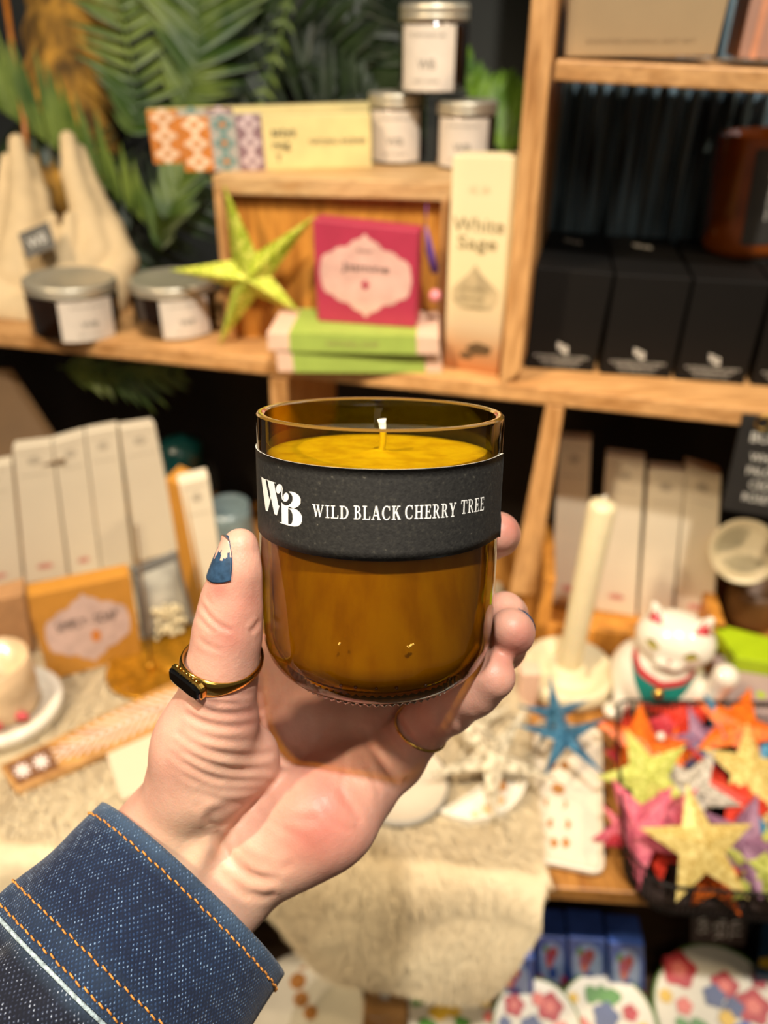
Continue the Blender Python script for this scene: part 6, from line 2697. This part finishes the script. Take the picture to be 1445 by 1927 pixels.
# ================================================================== THINGS ON THE LOW BENCH
m_pw = pbr('flower_ware_white', 'cfc7b2', .35, noise=.04, coat=.3)
m_fl = [pbr('poppy_red_print', 'a8262a', .4), pbr('cobalt_print', '2f4f9a', .4), pbr('leaf_green_print', '4f8438', .4), pbr('yellow_print', 'd0a832', .4), pbr('coral_print', 'cf6a5c', .4),
        pbr('slate_blue_print', '4a5578', .4), pbr('sky_print', '8fa6c8', .4), pbr('magenta_print', 'a83a5c', .4)]
m_greenrim = pbr('green_rim', '5f7a3a', .4)


def flowers(mk, items, name, parent, o=.0006):
    """items: (u, v, r, colour, petals)"""
    mb = MB()
    for k, (u, v, r, c, n_) in enumerate(items):
        poly = [mk(u + r * (1 + .12 * math.cos(n_ * a)) * math.cos(a), v + r * (1 + .12 * math.cos(n_ * a)) * math.sin(a), o + k * .00006) for a in [2 * PI * i / 28 for i in range(28)]]
        cenp = mk(u, v, o + k * .00006)
        V = [cenp] + poly
        mb.add(V, [(0, 1 + i, 1 + (i + 1) % 28) for i in range(28)], c)
    return mb.build(name, m_fl, parent)


def round_ware(label, px, py, rpx, items, z=ZL, lean=.55, hgt=.0):
    c = spz(px, py, z + .02 + hgt)
    d = proj(c)[2]
    R = rpx / F * d
    vf = (ORI - c).normalized()
    nrm = (vf * lean + UP * (1 - lean)).normalized()
    ex = Vector((1, 0, 0)) - nrm * nrm.x
    ex.normalize()
    ey = nrm.cross(ex)
    t = thing('flowered_plate', label, 'plate', c, 'hand-painted flowered plates on the low bench')
    MB().lathe([(0, -.008), (R * .9, -.007), (R * 1.0, -.002), (R * 1.0, 0)], c, nrm, 64).build('plate_back', m_pw, t, smooth=True)
    MB().lathe([(R * 1.0, 0), (R * .985, .0012), (R * .95, .0006)], c, nrm, 64).build('plate_rim', m_greenrim, t, smooth=True)
    MB().lathe([(R * .95, .0006), (R * .6, -.001), (0, -.001)], c, nrm, 64).build('plate_face', m_pw, t, smooth=True)
    flowers(lambda u, v, o_: c + ex * u * R + ey * v * R + nrm * (.0012 + o_), items, 'painted_flowers', t)
    return t


def rose(u, v, r, c=0):
    return [(u, v, r, c, 5), (u, v, r * .45, 4, 5)]


round_ware('large flowered plate with red poppies at the lower right corner', 1352, 1905, 118,
           rose(-.45, .62, .26) + rose(.20, .35, .20) + rose(.55, .05, .24) + [(.0, .22, .16, 5, 5), (.25, .05, .14, 5, 4), (.1, -.1, .12, 3, 6), (-.5, .1, .12, 4, 5), (-.35, -.2, .13, 2, 3), (.75, .4, .12, 0, 5),
                                                          (-.6, -.15, .10, 2, 3), (.3, -.35, .2, 1, 5), (-.1, -.5, .2, 0, 5), (.8, -.3, .12, 2, 3), (-.75, .25, .1, 3, 5)])
round_ware('white flowered plate with a green leaf garland at the bottom edge', 1143, 1930, 92,
           [(-.2, .55, .16, 2, 3), (.0, .55, .15, 2, 4), (.22, .5, .15, 2, 3), (-.6, .5, .10, 3, 5), (.0, .15, .25, 5, 5), (.5, .2, .15, 0, 5), (-.5, .0, .15, 4, 5), (.7, -.1, .12, 3, 5)])
round_ware('flowered plate with red blossoms left of the leaf garland plate', 1010, 1935, 84,
           rose(-.45, .45, .22) + rose(.35, .4, .28) + [(-.1, .0, .24, 5, 5), (.1, .55, .14, 4, 5), (-.7, .1, .14, 5, 4), (-.4, -.3, .13, 3, 5), (.55, -.1, .2, 4, 5), (0, -.4, .15, 2, 3)])

# flat flowered tile and boxes
P = [spz(770, 1960, ZL + .012), spz(940, 1965, ZL + .012), spz(925, 1845, ZL + .012), spz(768, 1838, ZL + .012)]
q = Quad(*P)
t = thing('flowered_tile', 'square white tile painted with yellow, blue and coral flowers at the bottom', 'tile', P[0], None)
MB().prism(P, (0, 0, -.011)).build('tile', m_pw, t, bevel=.001)
flowers(lambda u, v, o_: q.at(u, v, o_), [(.28, .78, .10, 5, 5), (.42, .82, .07, 5, 4), (.10, .6, .08, 2, 3), (.35, .45, .12, 3, 4), (.5, .48, .10, 3, 5), (.85, .8, .11, 7, 5), (.72, .9, .07, 3, 5), (.9, .62, .08, 3, 6),
                                          (.95, .4, .1, 4, 5), (.2, .25, .1, 2, 3), (.6, .3, .09, 2, 3), (.12, .85, .05, 2, 3)], 'painted_flowers', t)
m_blue = pbr('cobalt_box', '3a58a6', .4, noise=.15, scale=60)
m_bluelt = pbr('pale_blue_panel', '93a7cc', .4, noise=.1)


def arch_box(label, x0, x1, yt, yb, z):
    P = [spz(x0, yb, z), spz(x1, yb + 6, z)]
    e = (P[1] - P[0]).normalized()
    n = UP.cross(e)
    if n.y < 0:
        n = -n
    q = Quad(P[0], P[1], hit_pl(x1, yt + 5, P[0], n), hit_pl(x0, yt, P[0], n))
    t = thing('painted_box', label, 'box', P[0], 'blue painted arch boxes on the low bench')
    MB().prism(q.p, n * .03).build('box', m_blue, t, bevel=.001)
    arch = [(.12, 0), (.88, 0)] + [(.5 + .38 * math.cos(a), .62 + .30 * math.sin(a)) for a in np.linspace(0, PI, 14)]
    art(q, [arch], 'arch_panel', m_bluelt, t)
    flowers(lambda u, v, o_: q.at(u, v, o_), [(.45, .62, .17, 7, 5), (.58, .72, .11, 0, 5), (.42, .45, .09, 4, 4), (.3, .78, .08, 2, 3), (.55, .25, .14, 1, 4), (.12, .10, .10, 7, 5), (.9, .12, .10, 7, 5)], 'painted_flowers', t, o=.0010)
    return t


arch_box('blue painted box under the hanging edge of the sheepskin', 925, 1005, 1800, 1885, ZL + .004)
arch_box('blue arch box with a kraft coloured base, left of the row of three', 1010, 1066, 1762, 1846, ZL + .002)
arch_box('blue arch box in the middle, above the leaf garland plate', 1070, 1140, 1765, 1858, ZL + .002)
arch_box('blue arch box on the right of the row, beside the large poppy plate', 1146, 1212, 1775, 1875, ZL + .002)
q, n = qbox((764, 1842), (900, 1846), (898, 1812), (764, 1806), z=ZL + .004)
t = carton('painted_box', 'low dark box painted with magenta flowers behind the square tile', 'box', q, n, .04, pbr('dark_indigo_box', '3a3350', .5))
flowers(lambda u, v, o_: q.at(u, v, o_), [(.15, .5, .10, 7, 5), (.38, .5, .09, 1, 5), (.6, .5, .10, 7, 5), (.82, .5, .08, 6, 5)], 'painted_flowers', t)
# kraft snowflake box
m_kraft = pbr('kraft_card', 'a8783c', .7, noise=.08)
q, n = qbox((682, 1950), (766, 1954), (765, 1822), (690, 1816), z=ZL + .002)
t = carton('kraft_box', 'kraft brown box with a white snowflake at the bottom middle', 'box', q, n, .03, m_kraft)
polys = []
for k in range(12):
    a = k * PI / 6
    L_ = .20 if k % 2 == 0 else .15
    c_, s_ = math.cos(a), math.sin(a)
    polys.append([(.48 - s_ * .02, .66 + c_ * .015), (.48 + s_ * .02, .66 - c_ * .015), (.48 + c_ * L_, .66 + s_ * L_ * .8)])
art(q, polys + [disc2(.48, .66, .13, .10, 16, .2, 8)], 'snowflake_print', m_white_print, t)
# white moon dish and a glass tray
mc = spz(575, 1905, ZL + .02)
Rm = 112 / F * proj(mc)[2]
t = thing('moon_plate', 'round white plate with a curved row of copper moons under the cuff', 'plate', mc)
MB().lathe([(0, -.012), (Rm * .8, -.012), (Rm * .98, -.002), (Rm, .002), (Rm * .97, .004), (Rm * .86, -.002), (Rm * .5, -.004), (0, -.004)], mc, UP, 64).build('plate', m_whitegl, t, smooth=True)
for (x, y, r) in ((592, 1786, 9), (570, 1812, 12), (560, 1846, 15), (566, 1880, 14), (584, 1905, 13)):
    mb = MB()
    c = spz(x, y, mc.z - .0025)
    moon_disc(mb, c, r / F * proj(c)[2], 0)
    mb.build('painted_moon', m_cop, t)
gc_ = spz(655, 1940, ZL + .045)
t = thing('glass_tray', 'clear round glass tray overlapping the copper moon plate', 'tray', gc_)
Rq = 110 / F * proj(gc_)[2]
MB().lathe([(0, 0), (Rq * .9, .001), (Rq, .006), (Rq * .98, .008), (Rq * .86, .003), (0, .002)], gc_, UP, 64).build('tray', glass('clear_glass', (.93, .92, .88), .03, 1.5, .75), t, smooth=True)
# green sprig
mb = MB()
for k in range(9):
    a = -2.6 + k * .28
    b = spz(690, 1808, ZL + .05)
    leaflet(mb, b, Vector((math.cos(a), math.sin(a), .3)), UP, .026, .004)
o = mb.build('leaf_sprig', m_leafA, None)
tag(o, 'small green leaf sprig peeping out below the sheepskin', 'sprig')
# dark sign with upright writing and dark bowl at the right
q, n = qbox((1300, 1775), (1402, 1780), (1412, 1672), (1302, 1668), z=ZL + .06)
t = carton('price_card', 'dark card with white upright writing below the star basket', 'card', q, n, .002, pbr('dark_brown_card', '2a1e12', .7))
write(q, [('STARS', .22, .5, .20, .60), ('PAPER', .52, .5, .22, .80), ('SMALL', .80, .5, .22, .75)], 'lettering', m_white_print, t, rot90=True)
bc = spz(1395, 1768, ZL + .012)
t = thing('dark_bowl', 'black bowl with a pale rim in the shade above the poppy plate', 'bowl', bc)
MB().lathe([(0, -.02), (.02, -.02), (.034, -.006), (.036, .008), (.034, .008), (.03, -.004), (0, -.015)], bc, UP, 40).build('bowl', m_black, t, smooth=True)
mb = MB()
P = [spz(1400, 1880, ZL + .001), spz(1560, 1890, ZL + .001), spz(1560, 1790, ZL + .001), spz(1415, 1775, ZL + .001)]
t = thing('painted_box', 'dark teal box with orange flowers at the right picture edge', 'box', P[0])
MB().prism(P, (0, 0, .05)).build('box', pbr('dark_teal_box', '1d3f58', .5, noise=.3, scale=50), t)
qq = Quad(*[p + UP * .05 for p in P])
flowers(lambda u, v, o_: qq.at(u, v, o_), [(.1, .2, .10, 3, 5), (.25, .5, .09, 0, 5), (.2, .8, .08, 7, 5), (.4, .3, .08, 1, 4)], 'painted_flowers', t)
# ================================================================== LIGHT
def area(name, loc, target, size, power, col, shape='DISK', sy=None):
    d = bpy.data.lights.new(name, 'AREA')
    d.energy = power
    d.color = lin(col)[:3] if isinstance(col, str) else col
    d.shape = shape
    d.size = size
    if sy:
        d.size_y = sy
    o = bpy.data.objects.new(name, d)
    COL.objects.link(o)
    o.location = loc
    v = Vector(target) - Vector(loc)
    o.rotation_euler = v.to_track_quat('-Z', 'Y').to_euler()
    return o


KD = Vector(c2w([.10, .66, .745])) - ORI
jarc = Vector(c2w(JT - JA * .06))
area('ceiling_spot', jarc + KD.normalized() * 1.25, jarc, .06, 27.0, (1.0, .93, .84))
def spot(name, loc, target, power, col, ang, blend=.6, size=.05):
    d = bpy.data.lights.new(name, 'SPOT')
    d.energy = power
    d.color = col
    d.spot_size = math.radians(ang)
    d.spot_blend = blend
    d.shadow_soft_size = size
    o = bpy.data.objects.new(name, d)
    COL.objects.link(o)
    o.location = loc
    o.rotation_euler = (Vector(target) - Vector(loc)).to_track_quat('-Z', 'Y').to_euler()


spot('track_spot', (-1.0, -.25, 2.45), (-.28, .85, 1.08), 80, (1.0, .78, .52), 42)
spot('track_spot', (1.05, -.15, 2.45), (.30, .72, 1.0), 55, (1.0, .78, .52), 42)
spot('track_spot', (-.75, -.1, 2.45), (.08, .44, .83), 85, (1.0, .82, .60), 36)
area('ceiling_lamp', (.1, -1.2, 2.5), (0, .5, 1.1), .8, 5, (1.0, .88, .72))
w = bpy.data.worlds.new('world')
sc.world = w
w.use_nodes = True
bg = w.node_tree.nodes['Background']
bg.inputs[0].default_value = (1.0, .86, .70, 1)
bg.inputs[1].default_value = 0.09
sc.view_settings.view_transform = 'Standard'
sc.view_settings.look = 'None'
sc.view_settings.gamma = 1.0
sc.view_settings.exposure = 0.0
sc.view_settings.use_curve_mapping = False
sc.cycles.use_denoising = True
sc.cycles.max_bounces = 8
sc.cycles.transparent_max_bounces = 16
sc.cycles.transmission_bounces = 6
sc.cycles.caustics_reflective = False
sc.cycles.caustics_refractive = False
sc.cycles.sample_clamp_indirect = 4.0
